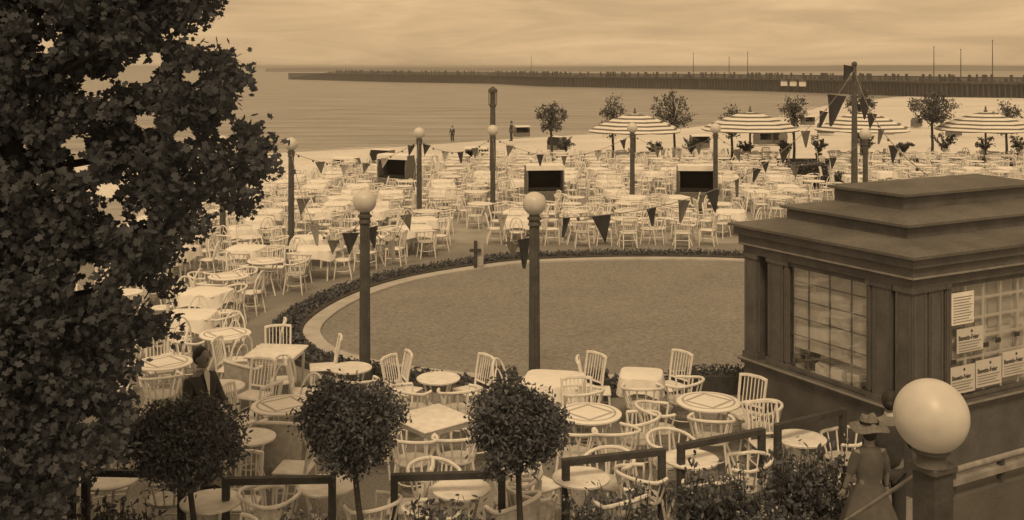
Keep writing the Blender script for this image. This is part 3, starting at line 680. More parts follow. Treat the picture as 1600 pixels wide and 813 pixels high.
FG = [  # px, py, kind, table phrase, chairs (angle from table, kind, distance)
 (443, 632, 'round', 'inlaid round table left of the middle ball tree', [(160, 'slat', .62), (-82, 'wicker', .62), (-140, 'hoop', .72), (75, 'bent', .65)]),
 (675, 652, 'square', 'square table between the two right ball trees', [(-105, 'hoop', .68), (-60, 'hoop', .68), (170, 'hoop', .7), (35, 'slat', .72)]),
 (920, 645, 'round', 'inlaid round table right of the right ball tree', [(-112, 'hoop', .62), (-62, 'hoop', .64), (-8, 'hoop', .62), (95, 'slat', .72)]),
 (1107, 627, 'round', 'inlaid round table nearest the kiosk wall', [(-97, 'hoop', .58), (-12, 'hoop', .66), (-165, 'hoop', .72), (35, 'slat', .66)]),
 (685, 590, 'small', 'small round table at floor edge between both front lamps', [(-55, 'hoop', .55), (-130, 'hoop', .55), (40, 'slat', .6), (145, 'slat', .65)]),
 (865, 592, 'square', 'cloth-covered table beside the right front lamp post', [(-50, 'hoop', .6), (150, 'bent', .7), (-120, 'bent', .65), (50, 'slat', .72)]),
 (1002, 584, 'small', 'small cloth-covered round table at the dance floor edge', [(-95, 'hoop', .52), (-25, 'hoop', .62), (165, 'slat', .66), (40, 'slat', .62)]),
 (548, 574, 'small', 'small round table beside the left front lamp post', [(-70, 'hoop', .55), (10, 'slat', .6), (-160, 'slat', .66)]),
 (432, 548, 'square', 'square table at the left end of the dance floor', [(12, 'slat', .72), (-70, 'bent', .62), (175, 'slat', .7), (100, 'slat', .68), (-120, 'wicker', .72)]),
 (352, 521, 'round', 'round table right of the waiter by the walkway', [(15, 'slat', .70), (-150, 'hoop', .62), (95, 'bent', .66), (-60, 'bent', .66)]),
 (256, 566, 'round', 'round table left of the waiter under the big tree', [(-75, 'hoop', .62), (110, 'slat', .7), (-150, 'bent', .66)]),
 (347, 603, 'small', 'small round table at the hand of the waiter', [(-30, 'slat', .66), (60, 'slat', .62)]),
 (720, 762, 'small', 'small round table behind the middle railing frame', [(-120, 'hoop', .55), (-25, 'wicker', .6), (120, 'hoop', .65), (35, 'hoop', .7)]),
 (908, 745, 'small', 'small round table behind the right railing frame', [(-155, 'hoop', .58), (-50, 'wicker', .62), (60, 'hoop', .7), (130, 'slat', .7)]),
 (1080, 716, 'small', 'small round table behind the slanting railing frame', [(-80, 'wicker', .6), (0, 'hoop', .62), (100, 'hoop', .7), (-150, 'hoop', .7)]),
 (1250, 684, 'small', 'small round table behind flowering shrubs near the kiosk', [(15, 'hoop', .6), (110, 'slat', .62)]),
 (330, 782, 'small', 'small round table under the left ball tree', [(-60, 'hoop', .58), (20, 'hoop', .62), (80, 'slat', .66)]),
 (510, 757, 'small', 'small round table under the middle ball tree', [(-160, 'hoop', .62), (-35, 'hoop', .66), (10, 'slat', .85)]),
 (170, 748, 'small', 'small round table at the far left behind the railing', [(20, 'hoop', .62), (110, 'slat', .62)]),
 (390, 682, 'small', 'small round table hidden behind the left ball tree', [(-20, 'slat', .62)]),
]
for i, (px, py, kind, ph, chs) in enumerate(FG):
    p = onz(px, py, .75); rz = {0: .25, 1: .7, 2: .15, 3: .2}.get(i, random.uniform(-.3, .3))
    if kind == 'round': rz = random.uniform(-.15, .15)
    table(kind, p.x, p.y, rz, 'white '+ph if not ph.startswith('inlaid') else 'white '+ph, GT1)
    if 'cloth-covered' in ph:
        cloth(p.x, p.y, rz, 'white cloth on the '+ph.replace('cloth-covered ', ''), 'white tablecloths', 1.0 if kind == 'square' else .72)
    used = {}
    for a, ck, dist in chs:
        r = math.radians(a)
        while side(math.cos(r), math.sin(r)) in used: r += .2
        used[side(math.cos(r), math.sin(r))] = 1; x = p.x+math.cos(r)*dist; y = p.y+math.sin(r)*dist
        s = side(math.cos(r), math.sin(r)); 
        lab = 'white %s chair %s of %s' % (KNAME[ck], s, ph)
        ang = r+math.pi/2+random.uniform(-.25, .25)   # local +y faces the table
        chair(ck, x, y, ang, lab, G1, True)

# grid of tables beyond and beside the dance floor
OB = [(LAMPS[k].location.x, LAMPS[k].location.y, .55) for k in LAMPS if LAMPS[k].location.y > 20]
SK = [(620, 302, 43.5), (850, 300, 39), (1088, 302, 38.8)]
OB += [((px-CX)/F*d, d, 1.35) for px, py, d in SK]
OB += [(fp.x, FPD, .6), ((770-CX)/F*46.8, 46.8, .6)]
rr = random.Random(12); rowsT = []; FGP = [tuple(onz(f[0], f[1], .75))[:2] for f in FG]
y = 17.6; rowi = 0
while y < 56.0:
    row = []
    cand = []
    xl = -2.62 if y > 27.2 else -2.5
    while inside_dist(xl, y) < 2.0: xl -= .05
    x = xl
    while x > -30: cand.append(x); x -= rr.uniform(1.5, 1.72)
    if y > 27:
        x = xl+rr.uniform(1.5, 1.7) if y > 34.5 else .15
        while x < 34: cand.append(x); x += rr.uniform(1.52, 1.75)
    for x in sorted(cand):
        jx = .06 if y < 34 else .2
        X = x+rr.uniform(-jx, jx); Y = y+rr.uniform(-.15, .15)+.012*abs(x)
        px = CX+F*X/Y; py = HY+F*(EYE-.75)/Y
        dist = inside_dist(X, Y); need = 1.65 if X > -.2 and Y > 27 else 1.85
        xmin = 190 if Y < 30 else (240 if Y < 36 else 300)
        if Y > 41: xmin = 420
        xr = 1165+(Y-33)*17 if Y < 45 else 1640
        ok = dist > need and xmin < px < xr and Y < edge_y(X)-1.1
        if 44 < Y and 1225 < px < 1300: ok = False
        if any(math.hypot(X-a_, Y-b_) < 1.35 for a_, b_ in FGP): ok = False
        for ox, oy, rad in OB:
            if abs(X-ox) < rad+.2 and abs(Y-oy) < rad+.2: ok = False
        if ok: row.append((X, Y))
    if row: rowsT.append(row)
    y += 1.72
tot = sum(len(r) for r in rowsT); print('grid tables', tot, [len(r) for r in rowsT])
plan = []; nleft = 0
for ri, row in enumerate(rowsT):
    left = row[0][1] < 28.2
    if left: nleft += 1
    rname = ('%s row left of the dance floor' % ORD[ri+1]) if left else ('%s row beyond the dance floor' % ORD[ri-nleft+1])
    for ti, (X, Y) in enumerate(row):
        sq = rr.random() < .36
        ph = '%s table from left, %s' % (ORD[ti+1], rname)
        rz = rr.uniform(-.35, .35)
        full = Y < 34
        table('square' if sq else ('round' if rr.random() < .5 else 'small'), X, Y, rz, 'white %s %s' % ('square' if sq else 'round', ph), 'white tables beyond the dance floor', full)
        if sq and Y < 48: cloth(X, Y, rz, 'white cloth on %s' % ph, 'white tablecloths')
        k = 4 if rr.random() < .75 else 3; base = rr.uniform(-.35, .35)+rz
        used = set()
        for q in range(k):
            r = base+q*2*math.pi/k+rr.uniform(-.2, .2)
            while side(math.cos(r), math.sin(r)) in used: r += .2
            used.add(side(math.cos(r), math.sin(r))); dd = rr.uniform(.58, .74); ck = rr.choice(('slat', 'bent', 'bent', 'hoop', 'hoop'))
            x2 = X+math.cos(r)*dd; y2 = Y+math.sin(r)*dd
            plan.append((y2, x2, ck, r+math.pi/2+rr.uniform(-.3, .3), side(math.cos(r), math.sin(r)), ph))
plan.sort(); far = MB()
for i, (y2, x2, ck, a, sd_, ph) in enumerate(plan):
    if NCH < 298:
        chair(ck, x2, y2, a, '%s chair %s of %s' % (KNAME[ck], sd_, ph), 'white garden chairs beyond the dance floor', y2 < 31)
    else: far.merge(SIMP[ck], Matrix.Translation((x2, y2, 0)) @ Matrix.Rotation(a, 4, 'Z'))
tag(far.build('crowded_chairs', M['white'], None, True), 'crowd of white garden chairs at the farthest terrace tables', 'chairs', kind='stuff')
print('chairs', NCH, len(plan), plan[0][0])

# ------------------------------------------------------------ wicker beach chairs
def beach_basket():
    r = thing('beach_basket_chair', 'x', 'beach chair')
    w, dp = 1.3, .8
    mb = MB(); mb.box((0, 0, .42), (w, dp, .55), ch=.03).build('seat_box', M['wick'], r)
    for s in (-1, 1):
        pr = [(-dp/2, .70), (dp/2-.05, .70), (dp/2, 1.1), (.22, 1.62), (-.34, 1.55), (-.42, 1.1)]
        x0, x1 = (s*w/2-.05*s, s*w/2); n = len(pr)
        m_ = MB().add([(x, y_, z_) for x in (min(x0, x1), max(x0, x1)) for y_, z_ in pr], [tuple(range(n)), tuple(range(2*n-1, n-1, -1))]+[(i, n+i, n+(i+1) % n, (i+1) % n) for i in range(n)])
        m_.build('side_panel', M['wick'], r)
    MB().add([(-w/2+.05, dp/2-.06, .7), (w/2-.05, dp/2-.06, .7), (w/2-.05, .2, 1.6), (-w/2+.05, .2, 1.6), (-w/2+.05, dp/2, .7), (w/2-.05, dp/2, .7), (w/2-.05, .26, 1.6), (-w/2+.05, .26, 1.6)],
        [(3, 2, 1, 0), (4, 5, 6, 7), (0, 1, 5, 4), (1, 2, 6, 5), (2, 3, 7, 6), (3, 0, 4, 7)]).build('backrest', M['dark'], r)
    MB().box((0, -.05, 1.62), (w+.04, .66, .06), ch=.02).build('hood', M['cloth'], r)
    MB().box((0, -.37, 1.53), (w+.05, .03, .16)).build('valance', M['cloth'], r)
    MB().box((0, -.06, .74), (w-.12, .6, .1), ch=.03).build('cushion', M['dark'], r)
    return r
b0 = beach_basket(); first = True
labs = ['dark wicker beach chair among tables by the second far lamp', 'wicker beach chair with pale hood behind the right front lamp globe', 'wicker beach chair with pale hood beside the fifth far lamp']
for i, (px, py, d) in enumerate(SK):
    o = b0 if i == 0 else copy_tree(b0); o.location = ((px-CX)/F*d, d, 0); o.rotation_euler = (0, 0, (-.45, .12, -.05)[i]); o.scale = (1.05, 1, 1); tag(o, labs[i], 'beach chair', 'wicker beach chairs among the tables')
def beach_z(x, y):
    dd = np.hypot(A[:, 0]-x, A[:, 1]-y); i = int(dd.argmin()); L = np.hypot(*(B[i]-A[i])); t_ = dd[i]/L; return -.75-1.25*t_**1.3
BC = [(542, 262, 58, -.5, 'wicker beach chair with dark opening on the sand right of the first far lamp'), (597, 258, 64, 2.6, 'pale beach chair turned away on the sand above the left wicker chair'),
      (745, 250, 66, -.1, 'beach chair on the sand between the second and third far lamps'), (815, 222, 98, .3, 'beach chair near the waterline left of the round terrace tree'),
      (1093, 224, 80, .1, 'beach chair on the sand left of the fifth far lamp'), (1192, 226, 84, .5, 'left of two beach chairs on the sand under the second parasol'),
      (1216, 229, 84, 1.9, 'right of two beach chairs on the sand under the second parasol'), (1290, 203, 100, .2, 'beach chair on the sand under the left rim of the third parasol'),
      (1386, 204, 100, -.3, 'beach chair on the sand under the right rim of the third parasol'), (1345, 225, 86, 2.9, 'beach chair on the sand just right of the flagpole'),
      (1490, 210, 95, .6, 'beach chair on the sand below the broad terrace tree'), (1432, 196, 112, .9, 'small beach chair on the sand behind the trunk of the broad terrace tree'), (1560, 200, 108, 2.4, 'beach chair on the sand below the rightmost parasol'), (1262, 190, 118, .4, 'far beach chair on the sand between second and third parasols'), (870, 232, 78, 2.2, 'beach chair on the sand right of the round terrace tree trunk'), (1180, 208, 104, 1.2, 'small far beach chair on sand below the second parasol')]
for px, py, d, rz, lab in BC:
    o = copy_tree(b0); x = (px-CX)/F*d; o.location = (x, d, beach_z(x, d)); o.rotation_euler = (0, 0, rz); o.scale = (1.05, 1, .66); tag(o, lab, 'beach chair', 'beach chairs on the sand')

# ------------------------------------------------------------ parasols
def parasol():
    r = thing('parasol', 'x', 'parasol')
    n = 8; prof = [(2.4, 2.02), (2.42, 2.08), (1.9, 2.36), (1.2, 2.66), (.62, 2.86), (.12, 2.96)]
    vs = []; 
    for rad, z in prof:
        for k in range(n*4):
            a = 2*math.pi*k/(n*4); u = (k % 4)/4; sc = math.cos(math.pi/n)/math.cos((u-.5)*2*math.pi/n) if True else 1
            sg = .05*rad/2.4*math.sin(math.pi*u); vs.append((rad*sc*math.cos(a), rad*sc*math.sin(a), z-sg))
    m_ = n*4; fs = [(i*m_+k, i*m_+(k+1) % m_, (i+1)*m_+(k+1) % m_, (i+1)*m_+k) for i in range(5) for k in range(m_)]+[tuple(5*m_+k for k in range(m_))]
    MB().add(vs, fs).build('canopy', M['stripe'], r)
    MB().tube([(0, 0, 0), (0, 0, 2.95)], .05, 8).build('pole', M['parcan'], r); MB().lathe([(.08, 2.95), (.1, 3.02), (.04, 3.08), (.05, 3.16), (.01, 3.3)], 8).build('finial', M['parcan'], r)
    mb = MB()
    for k in range(n): a = 2*math.pi*k/n; mb.tube([(.05*math.cos(a), .05*math.sin(a), 2.86), (2.3*math.cos(a), 2.3*math.sin(a), 2.03)], .015, 4)
    mb.build('ribs', M['parcan'], r); MB().lathe([(.35, 0), (.35, .08), (.1, .14), (.07, .3)], 12).build('base', M['stone'], r)
    return r
p0 = parasol()
for i, (px, d, lab) in enumerate(((992, 55.5, 'striped parasol farthest left, behind a globe lamp'), (1172, 55.5, 'striped parasol second from left, behind the fifth far lamp'), (1348, 55.5, 'striped parasol behind the flagpole'), (1540, 55.5, 'striped parasol farthest right above the kiosk roof'))):
    o = p0 if i == 0 else copy_tree(p0); o.location = ((px-CX)/F*d, d, -.12); o.rotation_euler = (0, 0, .2+i*.3); o.scale = (1.04, 1.04, .97 if i == 0 else 1); tag(o, lab, 'parasol', 'striped parasols along the terrace edge')

# ------------------------------------------------------------ terrace edge wall, plants, hedges
w_ = thing('terrace_wall', 'low dark wall along the seaward edge of the terrace', 'wall', (20, 57.2, 0))
MB().box((0, 0, .1), (37, .3, .2)).build('wall', M['stone'], w_); MB().box((0, 0, .24), (37.1, .4, .07)).build('coping', M['fence'], w_)
def rnd_in(n, rx, ry, rz, rng, shell=.35):
    v = rng.normal(size=(n, 3)); v /= np.linalg.norm(v, axis=1)[:, None]; r = (rng.random(n)**shell)[:, None]; return v*r*np.array([rx, ry, rz])
PL = [(882, 'leafy potted plant on the terrace wall right of the round tree'), (1022, 'small potted plant on the terrace wall under the first parasol'), (1080, 'loose potted plant on the terrace wall left of the second parasol'), (1165, 'potted plant on the terrace wall below the second parasol'),
      (1225, 'potted plant on the terrace wall left of the fourth tree trunk'), (1279, 'pointed potted plant on the terrace wall left of the flagpole'), (1352, 'bushy potted plant on the terrace wall right of the flagpole'), (1411, 'potted palm on the terrace wall below the third parasol'),
      (1476, 'largest potted plant on the terrace wall right of the broad tree'), (1539, 'potted palm on the terrace wall at the last parasol pole'), (1592, 'potted plant on the terrace wall at the right edge')]
for i, (px, lab) in enumerate(PL):
    d = 57.2; r = thing('potted_plant', lab, 'plant', ((px-CX)/F*d, d, .275), 0, 'potted plants on the terrace wall'); rng = np.random.default_rng(40+i)
    MB().lathe([(.13, 0), (.19, .24), (.21, .25), (.21, .29), (.16, .29)], 12).build('pot', M['pot'], r)
    pts = []; s = (1, .7, 1, .75, .8, 1.1, 1.15, 1, 1.25, .95, 1)[i]
    st = MB()
    for k in range(16):
        a = rng.random()*6.28; L = s*rng.uniform(.3, .62); hgt = s*rng.uniform(.35, .9) if i != 7 else .5*s
        path = [(math.cos(a)*L*u, math.sin(a)*L*u, .28+hgt*math.sin(u*(2.0 if k % 2 else 1.5))) for u in (0, .25, .5, .75, 1)]
        st.tube(path, .008, 4)
        for u in np.linspace(.15, 1, 13): q = np.array([np.interp(u, (0, .25, .5, .75, 1), [p_[j] for p_ in path]) for j in range(3)]); pts += [q+rng.normal(size=3)*.04 for _ in range(3)]
    st.build('stems', M['leaf3'], r); leaves('foliage', pts, .12, M['leaf3'], r, 'oval', 50+i)
def hedge(px, d, w, dp, h, lab, seed, name='hedge'):
    rng = np.random.default_rng(seed); x = (px-CX)/F*d; r = thing(name, lab, 'hedge', (x, d, 0), 0, 'hedges on the right of the terrace')
    n = int(1400*w*dp*h*1.2+600); P = rng.uniform(-.5, .5, (n, 3))*np.array([w, dp, h])+np.array([0, 0, h/2]); P[:, 2] += .08*np.sin(P[:, 0]*5)
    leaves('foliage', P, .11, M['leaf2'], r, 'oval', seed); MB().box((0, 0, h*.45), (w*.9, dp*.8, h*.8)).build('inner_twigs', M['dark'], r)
hedge(1262, 47, 1.7, .8, 1.0, 'dense dark clipped hedge left of the flagpole', 61); hedge(1300, 44.5, 1.6, .5, .75, 'low brown hedge just left of the flagpole foot', 62)
hedge(1480, 52, 9, .6, .55, 'long low hedge behind the kiosk roof', 63); hedge(1160, 54, 3.0, .4, .55, 'low hedge under the second parasol', 64)
def small_tree(px, d, top_py, bot_py, wpx, lab, seed, skew=0, dens=1.0, flat=1.0):
    zt = EYE-(top_py-HY)*d/F; zb = EYE-(bot_py-HY)*d/F; W2 = wpx*d/F/2; x = (px-CX)/F*d; rng = np.random.default_rng(seed)
    r = thing('young_tree', lab, 'tree', (x, d, 0), 0, 'young trees along the terrace edge'); zc = (zt+zb)/2; hz = (zt-zb)/2
    tr = MB(); tr.tube([(0, 0, 0), (.04, 0, zb*.5), (0, 0, zb+.2), (.02, 0, zc+hz*.5)], [.085, .07, .06, .02], 7)
    pts = []; 
    for k in range(int(46*dens)):
        v = rng.normal(size=3); v /= np.linalg.norm(v); q = rng.uniform(.45, 1.0)**.6; c = np.array([v[0]*W2*q+skew*W2*.3*(v[2]), v[1]*W2*q*.8, zc+v[2]*hz*q])
        wd = 1 if v[2] > -.2 else .7; c[0] *= wd
        tr.tube([(0, 0, zb+.1+rng.uniform(0, hz)), tuple(c*np.array([.6, .6, 1])), tuple(c)], [.022, .014, .007], 4)
        pts += [c+rng.normal(size=3)*np.array([.12, .12, .10])*rng.uniform(.6, 1.2) for _ in range(int(20))]
    pts += list(rnd_in(int(220*dens), W2*.7, W2*.6, hz*.75, rng, .5)+np.array([0, 0, zc]))
    tr.build('trunk', M['bark'], r, True); leaves('crown', pts, .14, M['leaf3'], r, 'oval', seed)
small_tree(861, 56, 158, 211, 56, 'round-crowned young tree farthest left beside the beach', 71)
small_tree(957, 58.3, 150, 215, 38, 'young tree half hidden behind the leftmost parasol', 72, .5, .8)
small_tree(1053, 58.3, 146, 208, 74, 'wide young tree between first and second parasols', 73, -.6, 1.2)
small_tree(1143, 58.3, 163, 215, 36, 'young tree hidden behind the second parasol with top showing', 74, 0, .7)
small_tree(1240, 56, 150, 206, 46, 'narrow young tree between second and third parasols', 75, 0, .9)
small_tree(1345, 58.3, 140, 190, 50, 'young tree behind the flagpole and third parasol', 76)
small_tree(1456, 56, 146, 196, 84, 'broadest young tree right of the third parasol', 77, 0, 1.9)
small_tree(1572, 58.3, 158, 212, 44, 'young tree behind the rightmost parasol', 78)

# notice post by the bed, low stone block
p = onz(743, 423, 0); t = thing('cross_post', 'dark cross-shaped post with pale card at the flower bed end', 'sign', (p.x, p.y, 0))
MB().box((0, 0, .38), (.085, .06, .76)).build('post', M['wood'], t); MB().box((0, -.035, .52), (.30, .03, .08)).build('crossbar', M['wood'], t)
MB().box((.12, .05, .42), (.16, .02, .62)).build('card', M['rim'], t)
for (px, py, w, h, lab) in ((782, 628, .55, .42, 'dark planter box between the front tables left of the right lamp'), (933, 628, .36, .4, 'dark narrow planter box right of the right front lamp'), (1118, 612, .95, .3, 'dark long planter box at the dance floor edge beside kiosk')):
    p = onz(px, py, 0); t = thing('planter_box', lab, 'planter', (p.x, p.y, 0), 0, 'dark planter boxes at the dance floor edge')
    MB().box((0, 0, h/2), (w, .35, h), ch=.012).build('box', M['wood'], t); rng = np.random.default_rng(int(px))
    leaves('foliage', rng.uniform(-.5, .5, (int(500*w), 3))*np.array([w*.95, .33, .12])+np.array([0, 0, h+.04]), .06, M['leaf2'], t, 'oval', 5)

# ------------------------------------------------------------ railing frames, ball trees, flowering shrubs (foreground)
def rail_frame(pxa, pya, pxb, pyb, zr, lab, feet=(1, 1)):
    a = onz(pxa, pya, zr); b = onz(pxb, pyb, zr); r = thing('railing_frame', lab, 'railing', (a.x, a.y, 0), 0, 'dark timber railing frames in the foreground')
    v = b-a; ang = math.atan2(v.y, v.x)
    MB().beam((0, 0, zr), (v.x, v.y, zr), .07, .068).build('top_rail', M['wood'], r)
    for k, q in ((feet[0], Vector((0, 0, 0))), (feet[1], v)):
        if k: MB().box((q.x, q.y, zr/2+.01), (.075, .075, zr+.05), ang, ch=.006).build('post', M['wood'], r)
    MB().beam((0, 0, .12), (v.x, v.y, .12), .06, .06).build('bottom_rail', M['wood'], r)
    return a, b
rail_frame(84, 744, 112, 743, .95, 'short dark railing frame at the far left under the big tree')
rail_frame(134, 738, 284, 741, .95, 'dark railing frame left of the left ball tree trunk')
rail_frame(353, 752, 519, 749, .95, 'dark railing frame between left and middle ball trees')
rail_frame(616, 746, 784, 741, .95, 'dark railing frame between middle and right ball trees')
rail_frame(884, 722, 1034, 706, .95, 'dark slanting railing frame right of the right ball tree')
rail_frame(1064, 698, 1190, 674, .95, 'dark slanting railing frame second from right')
rail_frame(1215, 667, 1317, 642, .95, 'dark slanting railing frame farthest right beside the two figures')
a = onz(1317, 642, .95); b = onz(1372, 626, .95)
def ball_tree(px, py, wpx, d, base_px, lab, seed, zs=.84):
    rng = np.random.default_rng(seed); c = at(px, py, d); R = wpx/2*d/F; bx = (base_px-CX)/F*d
    r = thing('ball_tree', lab, 'tree', (bx, d, 0), 0, 'clipped ball trees in tubs'); off = np.array([c.x-bx, 0, c.z])
    pts = []
    for k in range(320):
        v = rng.normal(size=3); v /= np.linalg.norm(v); q = rng.uniform(.35, 1.0)**.45; cc = v*np.array([R, R, R*zs])*q*rng.uniform(.84, 1.10)*(1+.10*math.sin(3*math.atan2(v[2], v[0])+seed)+.05*math.sin(7*math.atan2(v[2], v[0])+2*seed))
        pts += [cc+off+rng.normal(size=3)*.05 for _ in range(34)]
    leaves('crown', pts, .052, M['leaf2'], r, 'oval', seed)
    tm = MB().tube([(0, 0, .35), ((off[0])*.5, 0, .8), (off[0], 0, c.z-.1)], [.036, .03, .026], 8)
    for k in range(9):
        v = rng.normal(size=3); v[2] = abs(v[2]); v /= np.linalg.norm(v); tm.tube([(off[0], 0, c.z-R*.7), tuple(off+v*R*.75)], [.018, .006], 5)
    tm.build('trunk', M['bark'], r, True)
    MB().lathe([(.2, 0), (.26, .42), (.27, .42), (.27, .46), (.22, .46), (.21, .38)], 16).build('tub', M['wood'], r)
ball_tree(290, 690, 182, 10.6, 312, 'widest clipped ball tree, left one, hiding the legs of the waiter', 81, .64)
ball_tree(548, 662, 158, 10.6, 574, 'middle clipped ball tree with leaning trunk', 82)
ball_tree(808, 668, 150, 10.6, 816, 'right clipped ball tree before the right front lamp post', 83)
def shrub(px, d, w, h, dp, lab, seed, blooms=26, z0=.3):
    rng = np.random.default_rng(seed); x = (px-CX)/F*d; r = thing('flowering_shrub', lab, 'shrub', (x, d, 0), 0, 'flowering shrubs before the railing')
    st = MB(); pts = []; bl = []
    for k in range(int(34*w/.7)):
        bx = rng.uniform(-.45, .45)*w; hh = h*rng.uniform(.55, 1.0); tx = bx+rng.normal()*.1; ty = rng.uniform(-.5, .5)*dp
        st.tube([(bx*.8, 0, z0), ((bx+tx)/2, ty*.6, hh*.6), (tx, ty, hh)], [.009, .007, .004], 4)
        for _ in range(26):
            u = rng.uniform(.1, 1); pts.append(np.array([bx*.8+(tx-bx*.8)*u, ty*u, z0+(hh-z0)*u])+rng.normal(size=3)*np.array([.06, .06, .045]))
        if rng.random() < .6: bl += [np.array([tx, ty, hh])+rng.normal(size=3)*.025 for _ in range(3)]
    st.build('stems', M['bark'], r); leaves('foliage', pts, .078, M['leaf2'], r, 'oval', seed); leaves('blossoms', bl, .035, M['bloom'], r, 'diamond', seed+1)
    MB().box((0, 0, .17), (w*.98, .3, .34), ch=.015).build('trough', M['wood'], r)
shrub(205, 10.5, .85, 1.02, .35, 'dark flowering shrub at far left beneath the big tree', 91)
shrub(60, 10.3, .9, 1.0, .4, 'dark shrub in the bottom left corner', 92)
shrub(450, 10.6, .7, .80, .3, 'low flowering shrub under the middle left railing frame', 93)
shrub(700, 10.6, .8, .92, .35, 'flowering shrub under the railing frame between middle and right ball trees', 94)
shrub(955, 10.9, .95, .95, .4, 'flowering shrub under the slanting frame right of the right ball tree', 95)
shrub(1125, 11.3, .95, 1.02, .5, 'dense dark flowering shrub under the second railing frame from right', 96)
shrub(1265, 11.6, 1.05, 1.12, .5, 'dense dark shrub beside the girl with the hat', 97)
shrub(1205, 11.0, .8, .72, .4, 'low dark shrub between the two rightmost railing frames', 98)

# stair balustrade at the right, in front of the kiosk
z = 3.06; a = Vector((pn.x+.06, pn.y+.08, z)); v = Vector((KR.x, KR.y, 0))
t = thing('balustrade', 'dark rendered parapet with pale worn handrail in the right foreground', 'balustrade', (a.x, a.y, 0), kang)
MB().tube([(0, 0, z), (1.7, 0, z)], .017, 8).build('handrail', M['rail'], t, True)  # two pale rails paint the lit edges of one flat rail
MB().beam((0, 0, z-.055), (1.7, 0, z-.055), .06, .03).build('lower_rail', M['rail'], t)
MB().box((.85, .06, (z-.14)/2), (1.7, .16, z-.14)).build('parapet', M['stone'], t); mb = MB()
for i in range(4): mb.box((.12+i*.4, 0, z-.06), (.03, .03, .12))
mb.build('brackets', M['wood'], t)
b = at(1325, 812, 6.15); h0 = at(1438, 738, 5.6)
t = thing('stair_handrail', 'thin pale handrail slanting down left from the newel lamp', 'handrail', (h0.x, h0.y, 0))
MB().tube([(0, 0, h0.z), (b.x-h0.x, b.y-h0.y, b.z), ((b.x-h0.x)*1.5, (b.y-h0.y)*1.5, h0.z+(b.z-h0.z)*1.5)], .011, 8).build('rail', M['rail'], t, True)
MB().tube([((b.x-h0.x)*1.45, (b.y-h0.y)*1.45, 0), ((b.x-h0.x)*1.45, (b.y-h0.y)*1.45, h0.z+(b.z-h0.z)*1.45)], .02, 8).build('post', M['wood'], t)

# ------------------------------------------------------------ people
def skin(name, verts, edges, radii, m, parent=None, sub=2, root=0):
    me = bpy.data.meshes.new(name); me.from_pydata(verts, edges, []); o = bpy.data.objects.new('tmp', me); COL.objects.link(o)
    sk = o.modifiers.new('s', 'SKIN'); sk.use_smooth_shade = True; ly = me.skin_vertices[0] if me.skin_vertices else None
    if ly is None:
        a_ = me.attributes.new('skin', 'FLOAT', 'POINT') if False else None
    for i, r in enumerate(radii):
        rr_ = r if isinstance(r, tuple) else (r, r)
        ly.data[i].radius = rr_; ly.data[i].use_root = (i == root)
    ss = o.modifiers.new('u', 'SUBSURF'); ss.levels = sub; ss.render_levels = sub
    dg = bpy.context.evaluated_depsgraph_get(); m2 = bpy.data.meshes.new_from_object(o.evaluated_get(dg)); bpy.data.objects.remove(o)
    m2.materials.clear(); m2.materials.append(m); m2.name = name
    q = bpy.data.objects.new(name, m2); COL.objects.link(q); q.parent = parent; return q
def ensure_skin(me):
    if not me.skin_vertices:
        pass
def head(mb, c, s=1.0, yaw=0):
    mb.ball(c, .098*s, 20, 14, (.80, .98, 1.2)); mb.ball((c[0], c[1]+.03*s, c[2]-.07*s), .06*s, 14, 10, (.85, 1, .9))
    mb.ball((c[0], c[1]+.103*s, c[2]-.005*s), .017*s, 8, 6, (.8, 1.2, 1.5)); mb.ball((c[0], c[1]+.09*s, c[2]-.055*s), .02*s, 8, 6, (1.3, .5, .45))
    for k in (-1, 1): mb.ball((c[0]+.08*s*k, c[1], c[2]-.01*s), .026*s, 8, 6, (.35, .8, 1.3)); mb.ball((c[0]+.032*s*k, c[1]+.085*s, c[2]+.02*s), .011*s, 8, 6)
def hand(mb, c, dirv, s=1.0):
    c = Vector(c); dv = Vector(dirv).normalized(); up = Vector((0, 0, 1)); sd_ = dv.cross(up).normalized()
    mb.tube([c, c+dv*.04*s, c+dv*.09*s], [.022*s, .038*s, .034*s], 8)
    for i in range(4):
        b_ = c+dv*.085*s+sd_*(-.027+.018*i)*s; L = (.06, .072, .068, .05)[i]*s
        mb.tube([b_, b_+dv*L*.5, b_+dv*L*.85-up*.02*s], [.009*s, .0085*s, .007*s], 6)
    b_ = c+dv*.03*s-sd_*.03*s; mb.tube([b_, b_-sd_*.03*s+dv*.025*s, b_-sd_*.035*s+dv*.055*s+up*.005], [.011*s, .010*s, .008*s], 6)
